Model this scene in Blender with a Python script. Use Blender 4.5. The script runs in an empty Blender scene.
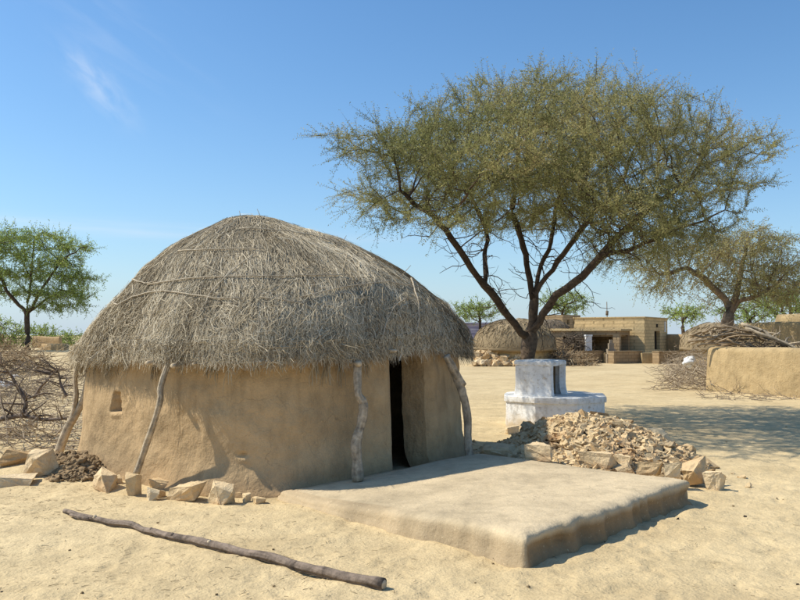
import bpy, bmesh, math, random
import numpy as np
from mathutils import Vector, Matrix
from mathutils.bvhtree import BVHTree
R = math.radians
rnd = random.Random(7)
rng = np.random.default_rng(11)
scene = bpy.context.scene
COL = scene.collection

# ------------------------------------------------------------------ camera maths
CAMZ = 1.7
F = 800.0
PITCH = math.atan(35 / 800)
FW = np.array([0, math.cos(PITCH), math.sin(PITCH)])
UP = np.array([0, -math.sin(PITCH), math.cos(PITCH)])
CAM = np.array([0, 0, CAMZ])
def ray(px, py):
    return FW + np.array([1, 0, 0]) * (px - 400) / F + UP * (300 - py) / F

def sstep(a, b, x):
    t = np.clip((np.asarray(x, float) - a) / (b - a), 0, 1)
    return t * t * (3 - 2 * t)

# ------------------------------------------------------------------ noise (numpy value noise)
def _h(i, j, k, s):
    n = (i * 374761393 + j * 668265263 + k * 2147483647 + s * 1274126177) & 0x7fffffff
    n = ((n ^ (n >> 13)) * 1274126177) & 0x7fffffff
    n = (n ^ (n >> 16)) & 0xffff
    return n / 65535.0
def vnoise(P, seed=0):
    P = np.asarray(P, float)
    b = np.floor(P).astype(np.int64); f = P - b; f = f * f * (3 - 2 * f)
    r = 0
    for dx in (0, 1):
        for dy in (0, 1):
            for dz in (0, 1):
                w = (f[..., 0] if dx else 1 - f[..., 0]) * (f[..., 1] if dy else 1 - f[..., 1]) * (f[..., 2] if dz else 1 - f[..., 2])
                r = r + w * _h(b[..., 0] + dx, b[..., 1] + dy, b[..., 2] + dz, seed)
    return r * 2 - 1
def fbm(P, scale=1.0, octv=3, seed=0):
    P = np.asarray(P, float) * scale
    a, r = 1.0, 0
    for o in range(octv):
        r = r + a * vnoise(P, seed + o); P = P * 2.03 + 7.1; a *= .5
    return r

# ------------------------------------------------------------------ terrain height
def gz(x, y, fine=False):
    x = np.asarray(x, float); y = np.asarray(y, float)
    z = .78 * sstep(14, 45, y) * sstep(-1, -13, x)
    z = z + .13 * np.exp(-(((x + 4.0) / .9) ** 2 + ((y - 10.2) / .8) ** 2))
    z = z + .05 * np.exp(-(((x + 5.2) / 1.5) ** 2 + ((y - 10.3) / 1.2) ** 2))
    P = np.stack([x, y, np.zeros_like(x)], -1)
    near = 1 - sstep(20, 40, y)
    z = z + .022 * vnoise(P * .8, 3) * near
    if fine:
        w = 1 - sstep(16, 28, np.hypot(x, y))
        z = z + w * (.010 * vnoise(P * 3.1, 5) + .007 * vnoise(P * 7.3, 6) + .004 * vnoise(P * 15.0, 8))
        fp = vnoise(P * 4.3 + 11, 9)
        z = z - w * .014 * sstep(.45, .8, fp)
        fg = np.random.default_rng(77)
        if np.size(x) > 1000:
            for k in range(330):
                if k < 190: r_ = fg.uniform(4.2, 13); t_ = fg.uniform(-.5, .5); cx, cy = r_ * math.sin(t_), r_ * math.cos(t_); a = fg.uniform(0, 6.28)
                else:      # a trodden line from the doorway side past the platform
                    u = fg.random(); cx = 3.2 + 1.0 * math.sin(u * 5) + fg.normal(0, .3); cy = 4.0 + u * 12; a = 1.5 + fg.normal(0, .3)
                m = (np.abs(x - cx) < .5) & (np.abs(y - cy) < .5)
                if not m.any(): continue
                dx, dy = x[m] - cx, y[m] - cy; u_ = dx * math.cos(a) + dy * math.sin(a); v_ = -dx * math.sin(a) + dy * math.cos(a)
                q = np.sqrt((u_ / .13) ** 2 + (v_ / .055) ** 2); dep = fg.uniform(.005, .014)
                z[m] = z[m] - dep * np.exp(-q ** 3) + dep * .5 * np.exp(-((q - 1.35) / .4) ** 2)
    return z
def G(px, py, z=None):
    d = ray(px, py)
    zz = 0.0 if z is None else z
    for _ in range(12):
        t = (zz - CAMZ) / d[2]
        p = CAM + d * t
        if z is not None: break
        zz = float(gz(p[0], p[1]))
    return p
def PY(px, py, Y):
    d = ray(px, py)
    return CAM + d * (Y / d[1])

# ------------------------------------------------------------------ mesh builder
class MB:
    def __init__(s): s.V = []; s.Q = []; s.T3 = []; s.T = []; s.n = 0
    def add(s, v, q=None, t=None, tint=0.5):
        v = np.asarray(v, float).reshape(-1, 3)
        s.V.append(v)
        tt = np.broadcast_to(np.asarray(tint, float), (len(v),)); s.T.append(tt)
        if q is not None and len(q): s.Q.append(np.asarray(q, np.int64).reshape(-1, 4) + s.n)
        if t is not None and len(t): s.T3.append(np.asarray(t, np.int64).reshape(-1, 3) + s.n)
        s.n += len(v)
    def tube(s, pts, rad, sides=6, tint=.5, cap=True):
        pts = np.asarray(pts, float); n = len(pts)
        rad = np.broadcast_to(np.asarray(rad, float), (n,))
        tg = np.gradient(pts, axis=0); tg /= np.linalg.norm(tg, axis=1, keepdims=True) + 1e-9
        ref = np.array([0, 0, 1.0]) if abs(tg[:, 2]).mean() < .8 else np.array([1.0, 0, 0])
        a = np.cross(tg, ref); a /= np.linalg.norm(a, axis=1, keepdims=True) + 1e-9
        b = np.cross(tg, a)
        th = np.arange(sides) * 2 * np.pi / sides
        ring = pts[:, None] + rad[:, None, None] * (a[:, None] * np.cos(th)[None, :, None] + b[:, None] * np.sin(th)[None, :, None])
        i = np.arange(n - 1)[:, None]; j = np.arange(sides)[None]; j2 = (j + 1) % sides
        q = np.stack([i * sides + j, i * sides + j2, (i + 1) * sides + j2, (i + 1) * sides + j], -1).reshape(-1, 4)
        v = ring.reshape(-1, 3); t = None
        if cap:
            v = np.vstack([v, pts[:1], pts[-1:]]); c0, c1 = n * sides, n * sides + 1
            jj = np.arange(sides); jj2 = (jj + 1) % sides
            t = np.vstack([np.stack([np.full(sides, c0), jj2, jj], -1), np.stack([np.full(sides, c1), (n - 1) * sides + jj, (n - 1) * sides + jj2], -1)])
        s.add(v, q, t, tint)
    def kites(s, P, D, W, tint):
        n = len(P)
        v = np.stack([P, P + D * .5 + W, P + D, P + D * .5 - W], 1).reshape(-1, 3)
        s.add(v, np.arange(4 * n).reshape(-1, 4), None, np.repeat(tint, 4))
    def grid(s, V, tint=.5, wrap=False):
        n, m = V.shape[:2]
        i = np.arange(n - 1)[:, None]; j = np.arange(m if wrap else m - 1)[None]; j2 = (j + 1) % m
        q = np.stack([i * m + j, i * m + j2, (i + 1) * m + j2, (i + 1) * m + j], -1).reshape(-1, 4)
        s.add(V.reshape(-1, 3), q, None, tint)
    def box(s, o, ux, uy, uz, tint=.5):
        o = np.asarray(o, float); ux = np.asarray(ux, float); uy = np.asarray(uy, float); uz = np.asarray(uz, float)
        v = [o + a * ux + b * uy + c * uz for c in (0, 1) for b in (0, 1) for a in (0, 1)]
        s.add(v, [[0, 2, 3, 1], [4, 5, 7, 6], [0, 1, 5, 4], [2, 6, 7, 3], [0, 4, 6, 2], [1, 3, 7, 5]], None, tint)
    def build(s, name, mat, parent=None, origin=None, smooth=True, **tags):
        v = np.vstack(s.V).astype(np.float64)
        q = np.vstack(s.Q) if s.Q else np.zeros((0, 4), np.int64)
        t = np.vstack(s.T3) if s.T3 else np.zeros((0, 3), np.int64)
        if parent is not None:
            off = np.zeros(3); p = parent
            while p is not None: off += np.array(p.location); p = p.parent
        else:
            off = np.array(origin if origin is not None else (v[:, 0].mean(), v[:, 1].mean(), v[:, 2].min()))
        v = v - off
        me = bpy.data.meshes.new(name)
        me.vertices.add(len(v)); me.vertices.foreach_set('co', v.astype(np.float32).ravel())
        nl = len(q) * 4 + len(t) * 3
        me.loops.add(nl); me.loops.foreach_set('vertex_index', np.concatenate([q.ravel(), t.ravel()]).astype(np.int32))
        me.polygons.add(len(q) + len(t))
        st = np.concatenate([np.arange(len(q)) * 4, len(q) * 4 + np.arange(len(t)) * 3]).astype(np.int32)
        me.polygons.foreach_set('loop_start', st)
        me.polygons.foreach_set('loop_total', np.concatenate([np.full(len(q), 4), np.full(len(t), 3)]).astype(np.int32))
        me.polygons.foreach_set('use_smooth', np.full(len(q) + len(t), smooth))
        at = me.attributes.new('tint', 'FLOAT', 'POINT'); at.data.foreach_set('value', np.concatenate(s.T).astype(np.float32))
        me.update(); me.validate()
        me.materials.append(mat)
        o = bpy.data.objects.new(name, me); COL.objects.link(o)
        if parent is not None: o.parent = parent
        else: o.location = off
        tag(o, **tags)
        return o
def tag(o, label=None, cat=None, group=None, kind=None):
    if label: o['label'] = label
    if cat: o['category'] = cat
    if group: o['group'] = group
    if kind: o['kind'] = kind
    return o
def empty(name, loc, label, cat, group=None):
    o = bpy.data.objects.new(name, None); COL.objects.link(o); o.location = Vector(loc); o.empty_display_size = .2
    return tag(o, label, cat, group)

# ------------------------------------------------------------------ materials
class NT:
    def __init__(s, name, rough=.95):
        s.m = bpy.data.materials.new(name); s.m.use_nodes = True
        s.t = s.m.node_tree; s.n = s.t.nodes; s.l = s.t.links
        s.b = s.n['Principled BSDF']; s.b.inputs['Roughness'].default_value = rough
        s.b.inputs['Specular IOR Level'].default_value = .15
        s.tc = s.n.new('ShaderNodeTexCoord')
    def vec(s, sc=(1, 1, 1)):
        mp = s.n.new('ShaderNodeMapping'); mp.inputs['Scale'].default_value = sc
        s.l.new(s.tc.outputs['Object'], mp.inputs['Vector']); return mp.outputs[0]
    def noise(s, scale, detail=4, sc=(1, 1, 1), rough=.55, dist=0):
        x = s.n.new('ShaderNodeTexNoise'); x.inputs['Scale'].default_value = scale; x.inputs['Detail'].default_value = detail
        x.inputs['Roughness'].default_value = rough; x.inputs['Distortion'].default_value = dist
        s.l.new(s.vec(sc), x.inputs['Vector']); return x.outputs['Fac']
    def attr(s, name='tint'):
        a = s.n.new('ShaderNodeAttribute'); a.attribute_name = name; return a.outputs['Fac']
    def ramp(s, fac, stops):
        r = s.n.new('ShaderNodeValToRGB'); e = r.color_ramp.elements
        while len(e) < len(stops): e.new(.5)
        for k, (p, c) in enumerate(stops):
            e[k].position = p; e[k].color = (*c, 1) if not np.isscalar(c) else (c, c, c, 1)
        s.l.new(fac, r.inputs[0]); return r.outputs[0]
    def mix(s, a, b, fac, mode='MIX'):
        x = s.n.new('ShaderNodeMix'); x.data_type = 'RGBA'; x.blend_type = mode
        for sock, val in ((x.inputs['A'], a), (x.inputs['B'], b), (x.inputs['Factor'], fac)):
            if hasattr(val, 'is_linked'): s.l.new(val, sock)
            elif np.isscalar(val): sock.default_value = val
            else: sock.default_value = (*val, 1)
        return x.outputs['Result']
    def math(s, op, a, b=0):
        x = s.n.new('ShaderNodeMath'); x.operation = op
        for k, val in enumerate((a, b)):
            if hasattr(val, 'is_linked'): s.l.new(val, x.inputs[k])
            else: x.inputs[k].default_value = val
        return x.outputs[0]
    def random(s):
        return s.n.new('ShaderNodeObjectInfo').outputs['Random']
    def color(s, c): s.l.new(c, s.b.inputs['Base Color']) if hasattr(c, 'is_linked') else None; return s
    def bump(s, hs, dist=.02, strength=1.0):
        prev = None
        for h, d in (hs if isinstance(hs, list) else [(hs, dist)]):
            b = s.n.new('ShaderNodeBump'); b.inputs['Distance'].default_value = d; b.inputs['Strength'].default_value = strength
            s.l.new(h, b.inputs['Height'])
            if prev: s.l.new(prev, b.inputs['Normal'])
            prev = b.outputs[0]
        s.l.new(prev, s.b.inputs['Normal']); return s
def c3(*a): return tuple(a)
def scl(c, k): return tuple(min(1, x * k) for x in c)

def m_sand():
    s = NT('sand', 1.0)
    n1 = s.noise(.35, 5); n2 = s.noise(2.2, 5); n3 = s.noise(60, 3); n4 = s.noise(9, 6)
    c = s.ramp(n1, [(.3, c3(.52, .39, .215)), (.5, c3(.615, .472, .268)), (.72, c3(.665, .52, .305))])
    c = s.mix(c, s.ramp(n2, [(.35, .80), (.6, 1.0), (.8, 1.06)]), .75, 'MULTIPLY')
    c = s.mix(c, s.ramp(n4, [(.3, .78), (.55, 1.0)]), .6, 'MULTIPLY')
    c = s.mix(c, s.ramp(n3, [(.25, .72), (.5, 1.0), (.75, 1.08)]), .55, 'MULTIPLY')
    v = s.n.new('ShaderNodeTexVoronoi'); v.inputs['Scale'].default_value = 5.5; s.l.new(s.vec(), v.inputs['Vector'])
    sp = s.ramp(v.outputs['Distance'], [(.03, 1.0), (.055, 0.0)])
    sp = s.math('MULTIPLY', sp, s.ramp(s.noise(1.1, 2), [(.56, 0.), (.66, .6)]))
    c = s.mix(c, c3(.16, .11, .06), sp)
    s.color(c).bump([(s.noise(4.5, 5, rough=.6), .032), (s.noise(28, 4), .012), (n3, .004)])
    return s.m
def m_mud(name, col, side=None, rough_amt=1.0, crack=.5, splash=False):
    s = NT(name, .95)
    n1 = s.noise(1.3, 5, dist=.4); n2 = s.noise(7, 5, sc=(1, 1, .6)); n3 = s.noise(70, 3)
    c = s.ramp(n1, [(.28, scl(col, .74)), (.5, col), (.72, scl(col, 1.16))])
    c = s.mix(c, s.ramp(n2, [(.3, .76), (.52, 1.), (.8, 1.07)]), .7, 'MULTIPLY')
    c = s.mix(c, s.ramp(n3, [(.3, .8), (.6, 1.)]), .5, 'MULTIPLY')
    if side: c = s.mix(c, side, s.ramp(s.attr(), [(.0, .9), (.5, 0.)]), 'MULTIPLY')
    vc = s.n.new('ShaderNodeTexVoronoi'); vc.feature = 'DISTANCE_TO_EDGE'; vc.inputs['Scale'].default_value = 2.6
    ds = s.n.new('ShaderNodeMix'); ds.data_type = 'RGBA'; ds.blend_type = 'LINEAR_LIGHT'; ds.inputs['Factor'].default_value = .12
    nz = s.n.new('ShaderNodeTexNoise'); nz.inputs['Scale'].default_value = 5; nz.inputs['Detail'].default_value = 4; s.l.new(s.tc.outputs['Object'], nz.inputs['Vector'])
    s.l.new(s.tc.outputs['Object'], ds.inputs['A']); s.l.new(nz.outputs['Color'], ds.inputs['B']); s.l.new(ds.outputs['Result'], vc.inputs['Vector'])
    ck = s.math('MULTIPLY', s.ramp(vc.outputs['Distance'], [(.0, 1.), (.012, 0.)]), s.ramp(s.noise(.9, 3), [(.5, 0.), (.62, crack)]))
    c = s.mix(c, scl(col, .42), ck)
    fl = s.ramp(s.noise(46, 2, sc=(1, .35, 1)), [(.66, 0.), (.72, .35)]); c = s.mix(c, scl(col, 1.35), fl)
    if splash:
        sz = s.n.new('ShaderNodeSeparateXYZ'); s.l.new(s.tc.outputs['Object'], sz.inputs[0])
        hgt = s.math('ADD', sz.outputs[2], s.math('MULTIPLY', s.math('SUBTRACT', s.noise(3.5, 4), .5), .55))
        c = s.mix(c, c3(.80, .79, .80), s.ramp(hgt, [(.08, .9), (.34, 0.)]), 'MULTIPLY')
        rn = s.math('MULTIPLY', s.ramp(s.noise(7, 3, sc=(1, 1, .07)), [(.5, 0.), (.66, 1.)]), s.ramp(hgt, [(.5, 0.), (1., .6)]))
        c = s.mix(c, c3(.72, .70, .66), rn, 'MULTIPLY')
        pt = s.ramp(s.noise(1.1, 2, dist=.8), [(.56, 0.), (.575, .45)]); c = s.mix(c, c3(1.12, 1.1, 1.08), pt, 'MULTIPLY')
    st = s.noise(9, 3, sc=(1, 1, .22), dist=1.2)
    s.color(c).bump([(s.noise(3.2, 4), .05 * rough_amt), (st, .014 * rough_amt), (s.noise(24, 5), .012 * rough_amt), (n3, .003)])
    return s.m
def m_thatch(name, stops):
    s = NT(name, .9)
    c = s.ramp(s.attr(), stops)
    c = s.mix(c, s.ramp(s.noise(.9, 4), [(.3, .72), (.55, 1.), (.75, 1.1)]), .8, 'MULTIPLY')
    s.color(c); return s.m
def m_wood(name, col, dark=.5, scale=18):
    s = NT(name, .85)
    n = s.noise(scale, 5, rough=.65); n2 = s.noise(3, 3)
    c = s.ramp(n, [(.3, scl(col, dark)), (.55, col), (.75, scl(col, 1.25))])
    c = s.mix(c, s.ramp(n2, [(.35, .7), (.65, 1.08)]), .5, 'MULTIPLY')
    c = s.mix(c, s.ramp(s.attr(), [(0., .45), (.45, .95), (1., 1.3)]), .8, 'MULTIPLY')
    s.color(c).bump([(s.attr(), .012), (s.noise(scale * 3, 5), .008), (s.noise(scale * .4, 3), .015)]); return s.m
def m_leaf(name, stops, trans=.3):
    s = NT(name, .7)
    c = s.ramp(s.attr(), stops); s.color(c)
    t = s.n.new('ShaderNodeBsdfTranslucent'); s.l.new(c, t.inputs['Color'])
    mx = s.n.new('ShaderNodeMixShader'); mx.inputs[0].default_value = trans
    s.l.new(s.b.outputs[0], mx.inputs[1]); s.l.new(t.outputs[0], mx.inputs[2])
    s.l.new(mx.outputs[0], s.n['Material Output'].inputs[0]); return s.m
def m_stone(name, a, b):
    s = NT(name, .9)
    r = s.random(); n = s.noise(5, 5, rough=.6); n2 = s.noise(35, 4)
    c = s.mix(a, b, r)
    c = s.mix(c, s.ramp(n, [(.3, .66), (.55, 1.), (.75, 1.12)]), .8, 'MULTIPLY')
    c = s.mix(c, s.ramp(n2, [(.3, .8), (.6, 1.)]), .6, 'MULTIPLY')
    c = s.mix(c, c3(.36, .19, .08), s.ramp(s.noise(2.3, 4), [(.5, 0.), (.68, .6)]))
    s.color(c).bump([(n, .03), (s.noise(14, 5, rough=.7), .02), (n2, .006)]); return s.m
def m_white():
    s = NT('whitewash', .85)
    n = s.noise(4, 6, sc=(1, 1, .35), rough=.65); n2 = s.noise(14, 5)
    c = s.ramp(n, [(.26, c3(.52, .48, .42)), (.42, c3(.72, .70, .67)), (.6, c3(.80, .79, .77))])
    c = s.mix(c, s.ramp(n2, [(.3, c3(.6, .55, .48)), (.5, c3(1, 1, 1))]), .6, 'MULTIPLY')
    sz = s.n.new('ShaderNodeSeparateXYZ'); s.l.new(s.tc.outputs['Object'], sz.inputs[0])
    hg = s.math('ADD', sz.outputs[2], s.math('MULTIPLY', s.math('SUBTRACT', s.noise(5, 4), .5), .5))
    c = s.mix(c, c3(.50, .38, .23), s.ramp(hg, [(.05, .85), (.26, 0.)]))
    pe = s.ramp(s.noise(6, 5, rough=.7), [(.62, 0.), (.65, .7)]); c = s.mix(c, c3(.46, .37, .26), pe)
    s.color(c).bump([(n2, .012), (pe, .006), (s.noise(50, 3), .004)]); return s.m
def m_block(name, col, bw=.45, bh=.2):
    s = NT(name, .95)
    br = s.n.new('ShaderNodeTexBrick'); br.inputs['Scale'].default_value = 1; br.inputs['Brick Width'].default_value = bw; br.inputs['Row Height'].default_value = bh
    br.inputs['Mortar Size'].default_value = .018; br.inputs['Color1'].default_value = (*col, 1); br.inputs['Color2'].default_value = (*scl(col, .82), 1)
    br.inputs['Mortar'].default_value = (*scl(col, .6), 1)
    # run the courses along walls of any heading: u = x*0.8 + y*0.6, v = z
    sep = s.n.new('ShaderNodeSeparateXYZ'); s.l.new(s.tc.outputs['Object'], sep.inputs[0])
    u = s.math('ADD', s.math('MULTIPLY', sep.outputs[0], .8), s.math('MULTIPLY', sep.outputs[1], .6))
    cb = s.n.new('ShaderNodeCombineXYZ'); s.l.new(u, cb.inputs[0]); s.l.new(sep.outputs[2], cb.inputs[1])
    s.l.new(cb.outputs[0], br.inputs['Vector'])
    c = s.mix(br.outputs['Color'], s.ramp(s.noise(.8, 5), [(.3, .78), (.6, 1.05)]), .8, 'MULTIPLY')
    s.color(c).bump([(s.noise(6, 5), .03)]); return s.m

M_sand = m_sand()
M_hutmud = m_mud('hut_mud', c3(.475, .33, .18), rough_amt=.75, splash=True)
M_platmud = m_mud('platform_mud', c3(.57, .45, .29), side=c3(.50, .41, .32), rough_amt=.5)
M_wallmud = m_mud('wall_mud', c3(.47, .345, .185))
M_dirt = m_mud('dirt', c3(.30, .21, .12), rough_amt=2)
M_thatch = m_thatch('thatch', [(0, c3(.14, .105, .065)), (.35, c3(.40, .328, .222)), (.65, c3(.56, .47, .33)), (1, c3(.75, .655, .49))])
M_thatchbase = m_thatch('thatch_base', [(0, c3(.12, .092, .062)), (1, c3(.24, .19, .135))])
M_thatchtan = m_thatch('thatch_tan', [(0, c3(.15, .11, .065)), (.5, c3(.33, .25, .15)), (1, c3(.46, .36, .22))])
M_stick = m_wood('stick', c3(.46, .37, .26), .6)
M_post = m_wood('post_wood', c3(.44, .35, .245), .55)
M_cut = m_wood('cut_wood', c3(.60, .48, .33), .8)
M_log = m_wood('log_wood', c3(.23, .175, .135), .45, 12)
M_bark = m_wood('bark', c3(.105, .075, .052), .5, 14)
M_barkgrey = m_wood('bark_grey', c3(.20, .15, .105), .55, 10)
M_brush = m_thatch('brushwood', [(0, c3(.07, .05, .036)), (.5, c3(.29, .225, .16)), (1, c3(.52, .42, .30))])
M_brushtan = m_thatch('brush_tan', [(0, c3(.17, .11, .06)), (.5, c3(.34, .24, .14)), (1, c3(.5, .39, .25))])
M_branch = m_wood('cut_branch', c3(.33, .25, .165), .5, 9)
M_leafmain = m_leaf('thorn_leaf', [(0, c3(.12, .135, .052)), (.35, c3(.27, .27, .105)), (.7, c3(.47, .425, .185)), (1, c3(.52, .385, .22))], .5)
M_leafgreen = m_leaf('green_leaf', [(0, c3(.15, .20, .06)), (.5, c3(.29, .38, .10)), (1, c3(.46, .50, .14))], .5)
M_leafgrey = m_leaf('greyolive_leaf', [(0, c3(.19, .185, .08)), (.5, c3(.35, .325, .135)), (1, c3(.50, .42, .20))], .35)
M_stone = m_stone('sandstone', c3(.54, .36, .18), c3(.76, .58, .345))
M_stonepale = m_stone('pale_sandstone', c3(.66, .47, .26), c3(.80, .63, .40))
M_white = m_white()
M_greywash = m_mud('grey_wash', c3(.36, .29, .21))
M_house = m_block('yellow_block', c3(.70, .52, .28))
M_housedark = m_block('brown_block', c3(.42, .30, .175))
M_gapshade = m_mud('painted_interior_dark', c3(.03, .024, .018))  # near-black that paints in the shade behind house openings
M_cloth = NT('white_cloth', .9); M_cloth.color(M_cloth.ramp(M_cloth.noise(5, 4), [(.3, c3(.55, .53, .50)), (.6, c3(.78, .77, .75))])).bump(M_cloth.noise(9, 4), .05); M_cloth = M_cloth.m
M_blue = NT('violet_sheet', .7); M_blue.color(M_blue.ramp(M_blue.noise(3, 3, sc=(.3, 1, 6)), [(.35, c3(.13, .12, .20)), (.55, c3(.30, .28, .38)), (.7, c3(.55, .53, .58))])); M_blue = M_blue.m

# ------------------------------------------------------------------ ground
def ground():
    f = np.deg2rad(np.arange(-50, 50.01, .2)); b = np.deg2rad(np.arange(54, 310, 4))
    th = np.concatenate([f, b])
    r = [.6]
    while r[-1] < 30: r.append(r[-1] * 1.007)
    while r[-1] < 5000: r.append(r[-1] * 1.09)
    r = np.array(r)
    X = r[:, None] * np.sin(th); Y = r[:, None] * np.cos(th)
    Z = gz(X, Y, True)
    # very low far swells
    P = np.stack([X, Y, 0 * X], -1)
    Z = Z + sstep(90, 400, Y) * (.6 * vnoise(P * .006, 21)) * (1 - sstep(2000, 4000, Y))
    mb = MB(); V = np.stack([X, Y, Z], -1)
    mb.grid(V[:, :, :], wrap=True)
    c = np.array([[0, 0, gz(0., 0.)]]); n = len(th)
    mb.add(np.vstack([c, V[0]]), None, [[0, 1 + (j + 1) % n, 1 + j] for j in range(n)])
    mb.build('sand_ground', M_sand, origin=(0, 0, 0), kind='structure', label='pale yellow trodden sand stretching to the horizon')
ground()

def litter():
    g = np.random.default_rng(78); mb = MB()
    for k in range(900):
        if k < 450: px, py = g.uniform(-10, 420), g.uniform(492, 600)
        elif k < 600: px, py = g.uniform(470, 810), g.uniform(400, 600)
        else: px, py = g.uniform(-10, 130), g.uniform(470, 520)
        p = G(px, py); p[2] = float(gz(p[0], p[1])) + .006; a = g.uniform(0, 6.28); ln = g.uniform(.015, .07)
        d = np.array([math.cos(a), math.sin(a), g.uniform(-.05, .2)]) * ln
        mb.tube(np.array([p, p + d * .5 + [0, 0, .002], p + d]), float(g.uniform(.0009, .0022)), 3, float(g.random()), cap=False)
    mb.build('straw_litter', M_thatchtan, kind='stuff', label='scattered bits of straw and twig on the sand', cat='litter')
litter()

# ------------------------------------------------------------------ rocks
def rock_mesh(sx, sy, sz, seed, mat, rough=.12, cham=.05, flat=False):
    r = random.Random(seed)
    bm = bmesh.new()
    for x in (-.5, .5):
        for y in (-.5, .5):
            for z in (0, 1):
                k = rough * 2.1
                bm.verts.new(((x + r.uniform(-k, k)) * sx, (y + r.uniform(-k, k)) * sy, (z + (r.uniform(-k, k) if z else 0)) * sz))
    for _ in range(5):
        a = r.uniform(0, 6.28); q = r.uniform(.42, .58)
        bm.verts.new((math.cos(a) * q * sx, math.sin(a) * q * sy, r.uniform(.15, 1.12) * sz))
    ret = bmesh.ops.convex_hull(bm, input=list(bm.verts))
    bmesh.ops.delete(bm, geom=list({v for v in bm.verts if not v.link_faces}), context='VERTS')
    bmesh.ops.dissolve_limit(bm, angle_limit=R(9), verts=list(bm.verts), edges=list(bm.edges))
    bmesh.ops.bevel(bm, geom=list(bm.edges), offset=cham * min(sx, sy, sz), segments=2, affect='EDGES', profile=.6)
    if max(sx, sy) > .12:
        bmesh.ops.triangulate(bm, faces=list(bm.faces))
        bmesh.ops.subdivide_edges(bm, edges=[e for e in bm.edges if e.calc_length() > .12 * max(sx, sy)], cuts=3, use_grid_fill=True)
        co = np.array([v.co for v in bm.verts])
        mxs = max(sx, sy); d = .9 * np.abs(fbm(co + seed * 3.1, 3.2 / mxs, 2, seed % 50)) - .9 + .55 * fbm(co + seed, 11 / mxs, 3, seed % 50 + 3)
        bm.normal_update()
        for v, k in zip(bm.verts, d): v.co += v.normal * float(k) * .085 * min(sx, sy, sz)
    me = bpy.data.meshes.new('stone'); bm.to_mesh(me); bm.free()
    me.materials.append(mat)
    return me
def rock(name, loc, size, rotz, seed, label, cat='stone', group=None, mat=None, tilt=(0, 0), rough=.12):
    o = bpy.data.objects.new(name, rock_mesh(*size, seed, mat or M_stone, rough)); COL.objects.link(o)
    o.location = Vector(loc); o.rotation_euler = (tilt[0], tilt[1], rotz)
    return tag(o, label, cat, group)

# ================================================================== HUT
HC = np.array([-1.705, 11.21, 0.0])
THD = math.atan2(-.64, .77) + math.radians(2)           # door heading
def wrapd(a): return (a + np.pi) % (2 * np.pi) - np.pi
hut = empty('mud_hut', HC, 'round mud hut with shaggy domed grey thatch roof on crooked posts', 'hut')
def plan_r(th, p=3.0, r=2.30):
    a = np.asarray(th) - math.radians(-39)
    return r / (np.abs(np.cos(a)) ** p + np.abs(np.sin(a)) ** p) ** (1 / p)
def wall_r(th, z):
    P = np.stack([np.cos(th) * 2.5, np.sin(th) * 2.5, z], -1)
    r = plan_r(th) + .02 - .05 * z + .10 * np.exp(-np.clip(z, 0, 9) / .14) * (1 + .8 * vnoise(P * 1.6, 30))
    r = r + .035 * vnoise(P * 1.5, 31) + .016 * vnoise(P * 4, 32) + .006 * vnoise(P * 11, 33)
    d = wrapd(th - THD)
    r = r + .14 * np.exp(-(d / .26) ** 2)
    # lumps low on the wall in front
    d2 = wrapd(th - math.radians(-68)); r = r + .07 * np.exp(-(d2 / .16) ** 2 - ((z - .25) / .2) ** 2)
    d3 = wrapd(th - math.radians(-92)); r = r + .05 * np.exp(-(d3 / .16) ** 2 - ((z - .12) / .14) ** 2)
    return r
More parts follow.
